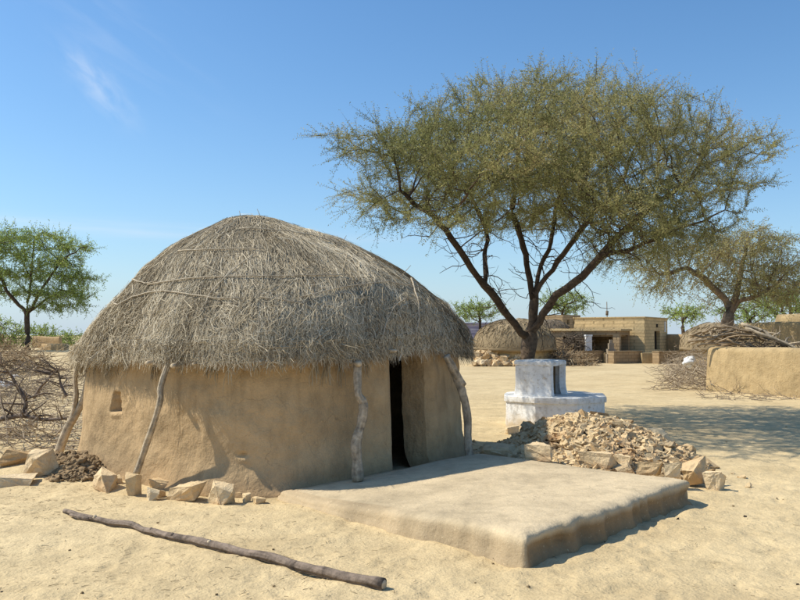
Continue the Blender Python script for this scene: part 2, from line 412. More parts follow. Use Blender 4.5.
def hutwall():
    half = .395 / 2.6
    th = np.linspace(THD + half, THD - half + 2 * np.pi, 760)
    zs = np.concatenate([np.linspace(-.12, 1.5, 72), [1.6, 1.75]])
    TH, Z = np.meshgrid(th, zs, indexing='ij')
    ro = wall_r(TH, Z)
    # window niche & a small knocked hole
    w = G(0, 0, -1) * 0
    def hit(px, py):
        d = ray(px, py); best = None
        for t in np.linspace(7, 13, 1200):
            p = CAM + d * t; q = p - HC
            if math.hypot(q[0], q[1]) < float(wall_r(np.array(math.atan2(q[1], q[0])), np.array(p[2]))): return math.atan2(q[1], q[0]), p[2]
    t1, z1 = hit(116.5, 403)
    du = np.abs(wrapd(TH - t1)) * 2.58; dz = np.abs(Z - z1 - .01)
    m = (1 - sstep(.095, .112, du + .02 * (Z - z1) / .1)) * (1 - sstep(.105, .125, dz))
    ro = ro - .2 * m
    ro = ro + .025 * np.exp(-((du / .13) ** 2 + ((Z - z1 + .14) / .03) ** 2))
    t2, z2 = hit(243, 455)
    du = wrapd(TH - t2) * 2.58
    ro = ro - .05 * np.exp(-((du / .05) ** 2 + ((Z - z2) / .022) ** 2)) + .02 * np.exp(-(((du - .02) / .06) ** 2 + ((Z - z2 + .05) / .02) ** 2))
    wid = .33 + .10 * np.exp(-(np.minimum(TH - th[0], th[-1] - TH) / .2) ** 2)
    e = np.minimum(TH - th[0], th[-1] - TH) * 2.6
    rc = .11 * (1 - np.clip(e / .14, 0, 1)) ** 2          # rounded jamb corner
    ri = ro - wid
    O = np.stack([HC[0] + (ro - rc) * np.cos(TH), HC[1] + (ro - rc) * np.sin(TH), Z], -1)
    I = np.stack([HC[0] + ri * np.cos(TH), HC[1] + ri * np.sin(TH), Z], -1)
    mb = MB()
    mb.grid(np.concatenate([O, I[:, ::-1]], 1), wrap=True)
    for k in (0, -1):
        a = O[k]; b = I[k]
        S = np.stack([a * (1 - u) + b * u for u in np.linspace(0, 1, 9)], 0)
        S = S + .012 * vnoise(S * 5, 40)[..., None] * np.array([1, 1, 0]) * np.sin(np.linspace(0, np.pi, 9))[:, None, None]
        mb.grid(S if k == 0 else S[::-1])
    mb.build('wall', M_hutmud, hut)
    # mud lintel over the doorway
    a = np.array([HC[0] + 2.27 * math.cos(THD - half * 1.25), HC[1] + 2.27 * math.sin(THD - half * 1.25), 1.60])
    b = np.array([HC[0] + 2.27 * math.cos(THD + half * 1.25), HC[1] + 2.27 * math.sin(THD + half * 1.25), 1.60])
    l = MB(); pts = np.array([a + (b - a) * u for u in np.linspace(0, 1, 14)]); pts[:, 2] += .02 * np.sin(np.linspace(0, 6, 14))
    pts += np.array([.77, -.64, 0]) * .0
    l.tube(pts, .05, 10); l.build('lintel', M_hutmud, hut)
hutwall()

# ---- roof surface
PR = np.array([[0, 3.33, -.34], [.2, 3.32, -.32], [.52, 3.25, -.26], [.85, 3.12, -.21], [1.17, 2.96, -.16], [1.6, 2.69, -.07], [2.02, 2.38, .0], [2.35, 2.10, .0], [2.58, 1.84, -.03], [2.70, 1.62, -.05], [2.72, 1.49, -.06]])
_s = np.concatenate([[0], np.cumsum(np.hypot(np.diff(PR[:, 0]), np.diff(PR[:, 1])))]); SL = _s[-1]
def eave_dz(th):
    d = wrapd(th - THD)
    P = np.stack([np.cos(th) * 2, np.sin(th) * 2, 0 * th], -1)
    return .10 * np.exp(-((d - .02) / .30) ** 2) + .035 * vnoise(P * 1.3, 50) - .07 * np.exp(-(wrapd(th - math.radians(190)) / .5) ** 2)
def roof_pt(u, th, lift=0):
    """u 0..1 from apex to eave (arc length)"""
    s = np.clip(u, 0, 1.2) * SL
    rho = np.interp(s, _s, PR[:, 0]); z = np.interp(s, _s, PR[:, 1]); sh = np.interp(s, _s, PR[:, 2])
    q = 1 - sstep(.5, .97, u) * (1 - (plan_r(th) + .17 - .12 * np.exp(-(wrapd(th - math.radians(-128)) / .55) ** 2) - .15 * np.exp(-(wrapd(th - math.radians(182)) / .45) ** 2)) / 2.74); rho = rho * q
    x = HC[0] + sh + rho * np.cos(th); y = HC[1] + rho * np.sin(th)
    e = sstep(.6, 1, u); z = z + e * eave_dz(th)
    P = np.stack([x, y, z], -1)
    bump = .045 * vnoise(P * 1.4, 51) + .03 * vnoise(P * 3.5, 52) + lift
    ds = .02
    r2 = np.interp(s + ds, _s, PR[:, 0]); z2 = np.interp(s + ds, _s, PR[:, 1]); r1 = np.interp(s - ds, _s, PR[:, 0]); z1 = np.interp(s - ds, _s, PR[:, 1])
    nr = -(z2 - z1); nz = (r2 - r1); L = np.hypot(nr, nz) + 1e-9
    N = np.stack([nr / L * np.cos(th), nr / L * np.sin(th), nz / L], -1)
    return P + N * np.asarray(bump)[..., None], N
def roof():
    us = np.linspace(0.0, 1, 60); th = np.linspace(0, 2 * np.pi, 240, endpoint=False)
    U, TH = np.meshgrid(us, th, indexing='ij')
    O, N = roof_pt(U, TH, -.02)
    I = O.copy(); dn = .16 + .05 * U
    I[..., 2] -= dn; rad = np.stack([O[..., 0] - HC[0], O[..., 1] - HC[1]], -1)
    I[..., :2] = HC[:2] + rad * (1 - .14 * U)[..., None]
    I[-1, :, 2] += .16
    mb = MB(); V = np.concatenate([O, I[::-1]], 0); mb.grid(V, tint=.4, wrap=True)
    base = mb.build('thatch_roof', M_thatchbase, hut)
    b2 = MB(); b2.grid(O, wrap=True)
    bvh = BVHTree.FromPolygons([tuple(v) for v in O.reshape(-1, 3)], [tuple(q) for q in b2.Q[0]])
    # ---- stems
    def stems(n, u0, u1, spread, lmin, lmax, wmin, wmax, liftmax, seed, tmul=1.0, tadd=0.0):
        g = np.random.default_rng(seed)
        uu = u0 + (u1 - u0) * np.sqrt(g.random(n)); tt = g.random(n) * 2 * np.pi
        p0, _ = roof_pt(uu, tt)
        clump = fbm(p0, 2.2, 2, 60)                          # direction and tint swirl by clump
        ang = clump * .34 + g.normal(0, spread, n)
        L = g.uniform(lmin, lmax, n); w = g.uniform(wmin, wmax, n)
        tint = np.clip(.5 + .22 * g.normal(size=n) + .15 * fbm(p0, 1.1, 2, 63) + .20 * fbm(np.stack([tt * 9, uu * 2.5, 0 * uu], -1), 1.0, 3, 64), 0, 1) * tmul + tadd
        K = 5; rows = []
        bend = g.normal(0, .5, n); l0 = g.uniform(-.01, liftmax, n)
        for k in range(K):
            f = k / (K - 1) - .5
            a = ang + bend * f
            du = np.cos(a) * L * f / SL
            rr = np.maximum(np.interp(np.clip(uu, 0, 1) * SL, _s, PR[:, 0]), .25)
            dt = np.sin(a) * L * f / rr
            u_ = uu + du
            P, N = roof_pt(np.clip(u_, 0.0, 1.0), tt + dt, l0 + (f * f) * liftmax * 1.5 * (g.random(n) - .3))
            over = np.clip(u_ - 1, 0, 1) * SL
            P[:, 2] -= over * .9
            P[:, 0] += np.cos(tt) * over * .25; P[:, 1] += np.sin(tt) * over * .25
            rows.append((P, N))
        mid = rows[2][0]; D = rows[-1][0] - rows[0][0]; D /= np.linalg.norm(D, axis=1, keepdims=True) + 1e-9
        W = np.cross(D, rows[2][1]); W /= np.linalg.norm(W, axis=1, keepdims=True) + 1e-9
        tw = g.normal(0, .6, n)[:, None]; W = W * np.cos(tw) + rows[2][1] * np.sin(tw)
        V = []
        for k, (P, N) in enumerate(rows):
            ww = (w * (1 - .6 * abs(k / (K - 1) - .35)))[:, None] * .5
            V += [P - W * ww, P + W * ww]
        V = np.stack(V, 1)
        q = np.array([[2 * k, 2 * k + 1, 2 * k + 3, 2 * k + 2] for k in range(K - 1)])
        Q = (np.arange(n)[:, None, None] * (2 * K) + q[None]).reshape(-1, 4)
        return V.reshape(-1, 3), Q, np.repeat(tint, 2 * K)
    mb = MB()
    for a in ((78000, 0, 1.02, .22, .14, .40, .003, .0068, .012, 1), (9000, 0, .9, .2, .35, .8, .004, .008, .02, 2), (30000, .72, 1.03, .75, .06, .20, .003, .007, .045, 3, 1.02, .0), (2500, 0, 1.0, .9, .1, .3, .003, .007, .04, 4, 1.1, .10)):
        v, q, t = stems(*a); mb.add(v, q, None, t)
    mb.build('thatch_stems', M_thatch, base)
    # ---- frizzy eave fringe
    g = np.random.default_rng(9); n = 15000
    tt = g.random(n) * 2 * np.pi
    P0, N0 = roof_pt(np.full(n, 1.0), tt, g.uniform(-.2, .05, n)); P0[:, 2] += g.uniform(0, .15, n)
    cl = fbm(np.stack([np.cos(tt) * 9, np.sin(tt) * 9, 0 * tt], -1), 1, 2, 70)
    dirv = np.stack([np.cos(tt) * .35, np.sin(tt) * .35, -np.ones(n)], -1) + g.normal(0, .55, (n, 3)) + cl[:, None] * np.stack([-np.sin(tt), np.cos(tt), 0 * tt], -1) * .7
    dirv /= np.linalg.norm(dirv, axis=1, keepdims=True)
    L = g.uniform(.04, .14, n) * (1 + .7 * np.clip(cl + .2, 0, 1.5)); curl = g.normal(0, .6, (n, 3))
    dl = np.abs(wrapd(tt - math.radians(185))); L = L * (1 + .5 * np.exp(-(dl / .5) ** 2)); 
    dd = np.abs(wrapd(tt - THD)); L = np.where(dd < .22, L * .55, L)
    W = np.cross(dirv, g.normal(size=(n, 3))); W /= np.linalg.norm(W, axis=1, keepdims=True); w = g.uniform(.004, .009, n)
    V = []
    for k in range(4):
        f = k / 3
        P = P0 + dirv * (L * f)[:, None] + curl * (L * f * f * .35)[:, None]
        ww = (w * (1 - .7 * f))[:, None] * .5
        V += [P - W * ww, P + W * ww]
    V = np.stack(V, 1); q = np.array([[2 * k, 2 * k + 1, 2 * k + 3, 2 * k + 2] for k in range(3)])
    Q = (np.arange(n)[:, None, None] * 8 + q[None]).reshape(-1, 4)
    mb = MB(); mb.add(V.reshape(-1, 3), Q, None, np.repeat(np.clip(g.normal(.5, .22, n), 0, 1), 8))
    # hanging wisps of straw
    for k in range(46):
        a = R(-175) + g.random() * R(150)
        P, _ = roof_pt(np.array([1.0]), np.array([a]), np.array([-.08])); P = P[0]
        m = int(g.integers(5, 14)); ln = g.uniform(.12, .34)
        if abs(wrapd(a - THD)) < .3: ln *= .4
        for j in range(m):
            d = np.array([math.cos(a) * .1, math.sin(a) * .1, -1]) + g.normal(0, .13, 3)
            pp = np.array([P + d * ln * f + g.normal(0, .008, 3) for f in (0, .4, .75, 1)])
            mb.tube(pp, np.array([.005, .005, .004, .002]), 3, float(np.clip(g.normal(.4, .15), 0, 1)), cap=False)
    mb.build('eave_fringe', M_thatch, base)
    # ---- binding sticks laid over the thatch
    M_cord = m_wood('grey_stick', c3(.50, .42, .31), .65)
    def on(px, py):
        d = ray(px, py); h = bvh.ray_cast(Vector(CAM), Vector(d).normalized())
        return (np.array(h[0]), np.array(h[1]) * (-1 if np.array(h[1]) @ d > 0 else 1)) if h[0] is not None else None
    S = [([(104, 296), (112, 303), (121, 307), (135, 299), (150, 295), (165, 293), (190, 297), (215, 301), (242, 301)], .016),
         ([(180, 254), (205, 253), (232, 252), (262, 252)], .012), ([(150, 287), (190, 281), (230, 280), (290, 279), (345, 278)], .012),
         ([(200, 318), (212, 296), (232, 275), (255, 258)], .012), ([(140, 345), (152, 322), (170, 292), (186, 270)], .012),
         ([(407, 276), (412, 290), (416, 305), (416, 320), (413, 338)], .017), ([(378, 342), (384, 322), (392, 308), (404, 300)], .014),
         ([(258, 347), (280, 347), (308, 348)], .012), ([(258, 346), (259, 330), (261, 318)], .010), ([(318, 345), (316, 325), (314, 312)], .010),
         ([(122, 284), (135, 282), (148, 286), (160, 283)], .014), ([(240, 232), (275, 233), (310, 238), (340, 247)], .011),
         ([(300, 300), (340, 290), (385, 284), (420, 290)], .010), ([(260, 300), (300, 306), (330, 318)], .009)]
    for pts, r in S:
        dense = []
        for (a, b) in zip(pts[:-1], pts[1:]):
            for f in (0, .34, .67): dense.append((a[0] + (b[0] - a[0]) * f, a[1] + (b[1] - a[1]) * f))
        dense.append(pts[-1])
        hits = [on(*p) for p in dense]; hits = [h for h in hits if h]
        if len(hits) < 3: continue
        P = np.array([h[0] + h[1] * (.05 if (h[1] @ np.array([0, 0, 1])) > -2 else 0) for h in hits]); P += rng.normal(0, .004, P.shape)
        mb = MB(); mb.tube(P, np.linspace(r, r * .6, len(P)) * .72, 6); mb.build('binding_stick', M_cord, hut)
    # twigs standing off the skyline
    for k, (px, py, dx) in enumerate([(120, 285, -.05), (128, 276, .02), (240, 216, .02), (262, 215, -.06), (283, 218, .1), (200, 227, -.06), (400, 273, .1), (340, 240, .1)]):
        h = on(px, py + 5)
        if not h: continue
        p = h[0]; q = np.array([dx, 0, .13]); mb = MB()
        mb.tube(np.array([p - q * .4, p + q * .4, p + q + rng.normal(0, .02, 3)]), [.006, .005, .003], 5); mb.build('stray_twig', M_stick, hut)
    return bvh
ROOF = roof()
def cyl(px, py, r):
    """first point where a pixel's ray comes within (r - 2.57) of the wall plan"""
    d = ray(px, py); off = r - 2.57; p = None
    for t in np.linspace(7, 13, 3000):
        p = CAM + d * t; q = p - HC
        if math.hypot(q[0], q[1]) < float(plan_r(math.atan2(q[1], q[0]))) + off: return p
    return p
def crooked(mb, pts, rad, sides=10, sub=5, wob=.008, seed=0):
    """smooth a polyline by Catmull-Rom and add knots"""
    pts = np.asarray(pts, float); rad = np.broadcast_to(np.asarray(rad, float), (len(pts),))
    P = np.vstack([2 * pts[0] - pts[1], pts, 2 * pts[-1] - pts[-2]]); out = []; ro = []
    for i in range(1, len(P) - 2):
        for f in np.arange(sub) / sub:
            a, b, c, d = P[i - 1], P[i], P[i + 1], P[i + 2]
            out.append(.5 * (2 * b + (c - a) * f + (2 * a - 5 * b + 4 * c - d) * f * f + (3 * b - a - 3 * c + d) * f ** 3))
            ro.append(rad[i - 1] * (1 - f) + rad[i] * f)
    out.append(pts[-1]); ro.append(rad[-1]); out = np.array(out); ro = np.array(ro)
    out = out + wob * np.stack([vnoise(out * 5 + 3 * k, 80 + seed + k) for k in range(3)], -1)
    ro = ro * (1 + .12 * vnoise(out * 9, 85 + seed) + .08 * vnoise(out * 22, 86 + seed))
    gs = np.random.default_rng(seed + 700); n_ = len(out); sides = max(sides, 6) + 4 * (sides > 8)
    tt = np.clip(.5 + .22 * gs.normal(size=sides)[None] + .12 * gs.normal(size=(n_, sides)) + .15 * gs.normal(size=n_)[:, None], 0, 1).ravel()
    mb.tube(out, ro, sides, np.concatenate([tt, [.5, .5]])); return out
def posts():
    # forked post at the left
    mb = MB(); Y = 10.9
    base = PY(57, 452, Y); base[2] -= .08
    a = [base, PY(63, 440, Y), PY(70, 424, Y), PY(77, 413, Y), PY(84, 398, Y), PY(87, 382, Y), PY(89, 362, Y)]
    crooked(mb, a, [.062, .058, .055, .048, .042, .040, .036], seed=1)
    crooked(mb, [PY(70, 424, Y) + [0, -.005, 0], PY(74, 410, Y), PY(76, 395, Y), PY(75, 380, Y), PY(78, 362, Y)], [.044, .038, .034, .032, .03], seed=2)
    mb.build('post', M_stick, hut, label='pale forked post at the left edge of the hut')
    mb = MB(); crooked(mb, [PY(94, 390, 10.6), PY(93, 378, 10.6), PY(95, 360, 10.6)], [.012, .016, .018]); mb.build('rafter_stub', M_stick, hut)
    mb = MB(); b = cyl(136, 475, 2.86)
    crooked(mb, [b, cyl(144, 452, 2.84), cyl(153, 425, 2.84), cyl(160, 400, 2.82), cyl(160.5, 388, 2.80), cyl(168, 364, 2.70)], [.036, .034, .034, .036, .034, .034], seed=3)
    mb.build('post', M_stick, hut, label='slim pale leaning post on the sunlit side')
    mb = MB()
    crooked(mb, [cyl(358, 481, 2.92), cyl(357, 462, 2.90), cyl(356, 445, 2.88), cyl(361, 424, 2.86), cyl(363.5, 404, 2.84), cyl(358, 392, 2.80), cyl(357, 362, 2.68)], [.066, .057, .057, .050, .058, .045, .05], seed=4)
    mb.build('post', M_post, hut, label='thick crooked post standing on the platform left of the doorway')
    mb = MB(); Y = 10.05
    crooked(mb, [PY(470, 464, 9.95), PY(468, 440, Y), PY(467, 415, Y), PY(464, 398, Y), PY(458, 380, Y), PY(451, 366, Y)], [.056, .05, .052, .05, .06, .05], seed=5)
    crooked(mb, [PY(463, 386, Y), PY(455, 372, Y - .05), PY(446, 356, Y - .1)], [.05, .045, .045], seed=6)
    mb.build('post', M_post, hut, label='bent post propping the eave right of the doorway')
    # cut beam ends under the eave
    for px, py, r, ln in ((146.5, 363, .027, .3), (172, 366, .028, .3), (260, 362, .016, .3), (193, 364, .014, .2), (360, 364, .032, .4), (396, 351, .02, .3)):
        p = cyl(px, py, 2.80); q = p - HC; q[2] = 0; q /= np.linalg.norm(q)
        mb = MB(); mb.tube(np.array([p - q * ln, p - q * ln * .5, p - q * .02, p]), [r, r, r, r * .8], 10); mb.build('beam_end', M_cut, hut)
posts()

# ================================================================== mud platform
def platform():
    A = np.array([[.92, 5.93], [2.98, 8.26], [1.0, 10.2], [-1.27, 8.40]])
    # outline with rounded corners
    out = []
    for i in range(4):
        p, c, n = A[i - 1], A[i], A[(i + 1) % 4]; r = .10 if i != 0 else .045
        d1 = (p - c) / np.linalg.norm(p - c); d2 = (n - c) / np.linalg.norm(n - c)
        a, b = c + d1 * r, c + d2 * r
        for f in np.linspace(0, 1, 9): out.append((1 - f) ** 2 * a + 2 * f * (1 - f) * c + f * f * b)
        nxt = n - d2 * 0; e = n + (c - n) / np.linalg.norm(c - n) * .13
        for f in np.linspace(0, 1, 150)[1:-1]: out.append(b + (e - b) * f)
    O = np.array(out); C = A.mean(0); n = len(O)
    tg = np.roll(O, -1, 0) - np.roll(O, 1, 0); tg /= np.linalg.norm(tg, axis=1, keepdims=True); NO = np.stack([tg[:, 1], -tg[:, 0]], -1)
    P3 = np.stack([O[:, 0], O[:, 1], 0 * O[:, 0]], -1)
    edge = .05 * vnoise(P3 * 2.1, 90) + .03 * vnoise(P3 * 6, 91)
    fb0 = sstep(.75, .97, NO @ np.array([.747, -.664])); edge = edge + fb0 * (.07 * vnoise(P3 * 1.7 + 3, 98) + .04 * vnoise(P3 * 4.7 + 3, 99) + .02 * vnoise(P3 * 12, 100))
    faceB = np.clip((O - C) @ np.array([.747, -.664]) - .9, 0, 1); fb = sstep(.75, .97, NO @ np.array([.747, -.664]))
    bite = fb * (.10 * sstep(.0, .6, vnoise(P3 * 2.6, 92)) + .06 * np.abs(vnoise(P3 * 7, 93)))
    rings = [(.05, -.15), (.035, -.02), (.025, .03), (.015, .08), (.008, .13), (.0, .17), (-.012, .198), (-.035, .214), (-.07, .222)]
    IN = O - C; IN /= np.linalg.norm(IN, axis=1, keepdims=True)
    V = []
    for k, (o, z) in enumerate(rings):
        under = bite * math.exp(-((z - .08) / .07) ** 2)
        r = O + (NO if o > -.001 else IN * 1.25) * (o * np.ones(n))[:, None] + IN * (edge * .8 - under)[:, None]
        zz = z + .012 * vnoise(np.stack([r[:, 0] * 2, r[:, 1] * 2, np.full(n, z * 9)], -1), 94)
        if z < .05: zz = np.minimum(zz, z)
        V.append(np.stack([r[:, 0], r[:, 1], zz], -1))
    last = V[-1]
    for f in np.linspace(0, 1, 34)[1:]:
        r = last[:, :2] * (1 - f) + C * f
        V.append(np.stack([r[:, 0], r[:, 1], np.full(n, .23)], -1))
    V = np.array(V)
    top = V[..., 2] > .12
    dz = .010 * vnoise(V * np.array([.9, .9, 0]), 95) + .003 * vnoise(V * np.array([4., 4, 0]), 96)
    side = .015 * vnoise(V * 7, 97)
    V[..., 2] += np.where(top, dz, 0)
    lf = sstep(1.1, -1.2, V[..., 0])                       # sinks toward the left corner as in the photo
    V[..., 2] = np.where(V[..., 2] > 0.03, V[..., 2] * (1 - .62 * lf), V[..., 2])
    sidemask = (~top)[..., None]
    V = V + sidemask * side[..., None] * np.concatenate([np.broadcast_to(NO[None], V.shape[:2] + (2,)), np.zeros(V.shape[:2] + (1,))], -1)
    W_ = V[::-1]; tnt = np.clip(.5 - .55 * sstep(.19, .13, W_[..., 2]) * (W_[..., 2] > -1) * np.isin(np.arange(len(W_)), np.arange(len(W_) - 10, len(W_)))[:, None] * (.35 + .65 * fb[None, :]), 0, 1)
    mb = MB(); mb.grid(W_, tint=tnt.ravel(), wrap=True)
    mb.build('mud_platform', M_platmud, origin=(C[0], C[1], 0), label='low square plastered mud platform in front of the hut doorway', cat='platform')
platform()

# ================================================================== log on the sand
def log():
    px = [(64, 511), (90, 519), (115, 524.5), (140, 529), (165, 537), (188, 541), (205, 546), (235, 552), (280, 563), (330, 577), (384, 588)]
    rad = np.array([.022, .027, .030, .030, .032, .033, .036, .036, .036, .038, .041])
    pts = []
    for (x, y), r in zip(px, rad):
        p = G(x, y + 2); p[2] = float(gz(p[0], p[1])) + r * .85; pts.append(p)
    root = empty('fallen_pole', (pts[5][0], pts[5][1], 0), 'long crooked dark wooden pole lying on the sand', 'pole')
    mb = MB(); o = crooked(mb, pts, rad, 12, 7, .012, 7)
    s = G(70, 517); s[2] = float(gz(s[0], s[1])) + .02
    crooked(mb, [pts[1], (pts[1] + s) / 2 + np.array([0, -.02, 0]), s], [.024, .02, .014], 8, 4, .004)
    mb.build('shaft', M_log, root)
    for k, (i, a) in enumerate(((8, .5), (30, .7), (43, -.2), (24, .2), (58, .3))):
        p = o[i]; d = np.array([math.cos(a) * .3, -.6, .65]); kb = MB()
        kb.tube(np.array([p, p + d * .034, p + d * .052]), [.022, .018, .012], 8); kb.build('knot', M_cut if k in (0, 2) else M_log, root)
    e = pts[-1]; d = pts[-1] - pts[-2]; d /= np.linalg.norm(d); c = MB()
    c.tube(np.array([e - d * .005, e + d * .004]), [.034, .03], 12); c.build('cut_end', M_cut, root)
log()

# ================================================================== stones along the hut
def stones():
    L = [  # px, py(base), width px, height px, depth factor, rotz, tilt, label, mat
        (11, 466, 34, 17, 1.2, .3, (.0, .12), 'brown stone at the left edge behind the flat slab, shaded underneath', 0),
        (38, 476, 35, 28, .9, -.35, (.1, -.1), 'large pointed cream boulder left of the hut with a dark broken face', 1),
        (10, 487, 34, 11, 1.3, .2, (.02, .06), 'flat pale slab nearest the left edge of the photo', 1),
        (103, 489, 38, 17, .9, -.55, (.0, .1), 'wide cream stone against the hut wall below the window hole', 1),
        (131, 496, 19, 23, .9, -.2, (.05, .06), 'upright brown block at the foot of the slim leaning post', 0),
        (150, 500, 14, 12, 1, .5, (.25, .2), 'small pale triangular stone beside the upright brown block', 1),
        (160, 490, 24, 10, 1, .1, (.0, .1), 'thin pale stone lying behind the leaning slab at the wall', 1),
        (183, 501, 42, 20, .8, -.45, (.12, -.22), 'broad leaning flat slab in the middle of the stone row', 1),
        (220, 504, 28, 22, .9, -.4, (.03, .05), 'blocky rust stained stone at the right of the stone row', 1),
        (246, 502, 11, 9, 1, .6, (.1, .1), 'small reddish stone just right of the blocky stone', 0),
        (258, 503, 13, 6, 1, .2, (.0, .1), 'little flat stone near the platform corner', 0),
        (240, 497, 9, 6, 1, .9, (.0, .0), 'little dark stone tucked under the hut wall', 0),
        (158, 497, 12, 7, 1, 1.2, (.1, .0), 'small chip between the pale triangle and the leaning slab', 0),
        (115, 484, 12, 8, 1, .4, (.1, .1), 'small tan chip between the wide cream stone and the hut wall', 0)]
    for k, (px, py, w, h, df, rz, tilt, lab, m) in enumerate(L):
        p = G(px, py); s = p[1] / F
        sx, sz = w * s * .78, h * s * .80; sy = sx * df * .8
        p = p + np.array([0, sy * .4, 0]); p[2] = float(gz(p[0], p[1])) - .02
        rock('stone', p, (sx, sy, sz + .02), rz, 100 + k, lab, mat=M_stonepale if m else M_stone, tilt=tilt, rough=.13)
    # dirt clods heaped left of the hut
    g = np.random.default_rng(5); mb = MB()
    bmv = bmesh.new(); bmesh.ops.create_icosphere(bmv, subdivisions=1, radius=1); iv = np.array([v.co for v in bmv.verts]); it = np.array([[v.index for v in f.verts] for f in bmv.faces]); bmv.free()
    for k in range(900):
        px = g.uniform(52, 104); py = g.uniform(455, 482) if px < 95 else g.uniform(464, 480)
        p = G(px, py); h = .10 * math.exp(-((px - 78) / 20) ** 2 - ((py - 466) / 11) ** 2)
        s = float(np.clip(g.lognormal(math.log(.017), .5), .006, .055)); v = iv * s * (1 + .5 * g.normal(size=(len(iv), 1))) * [1, 1, .8] + p + [0, 0, h + s * .3]
        mb.add(v, None, it, g.random())
    # soil body underneath
    xs = np.linspace(-5.2, -3.5, 60); ys = np.linspace(9.0, 11.2, 60); X, Y = np.meshgrid(xs, ys, indexing='ij')
    c = G(78, 466); Z = gz(X, Y) - .05 + .16 * np.exp(-(((X - c[0]) / .42) ** 2 + ((Y - c[1]) / .45) ** 2)) + .05 * vnoise(np.stack([X, Y, 0 * X], -1) * 9, 41) * np.exp(-(((X - c[0]) / .5) ** 2 + ((Y - c[1]) / .6) ** 2))
    mb.grid(np.stack([X, Y, Z], -1))
    mb.build('dirt_heap', M_dirt, kind='stuff', label='dark crumbly dirt clods heaped at the hut wall', cat='dirt')
stones()

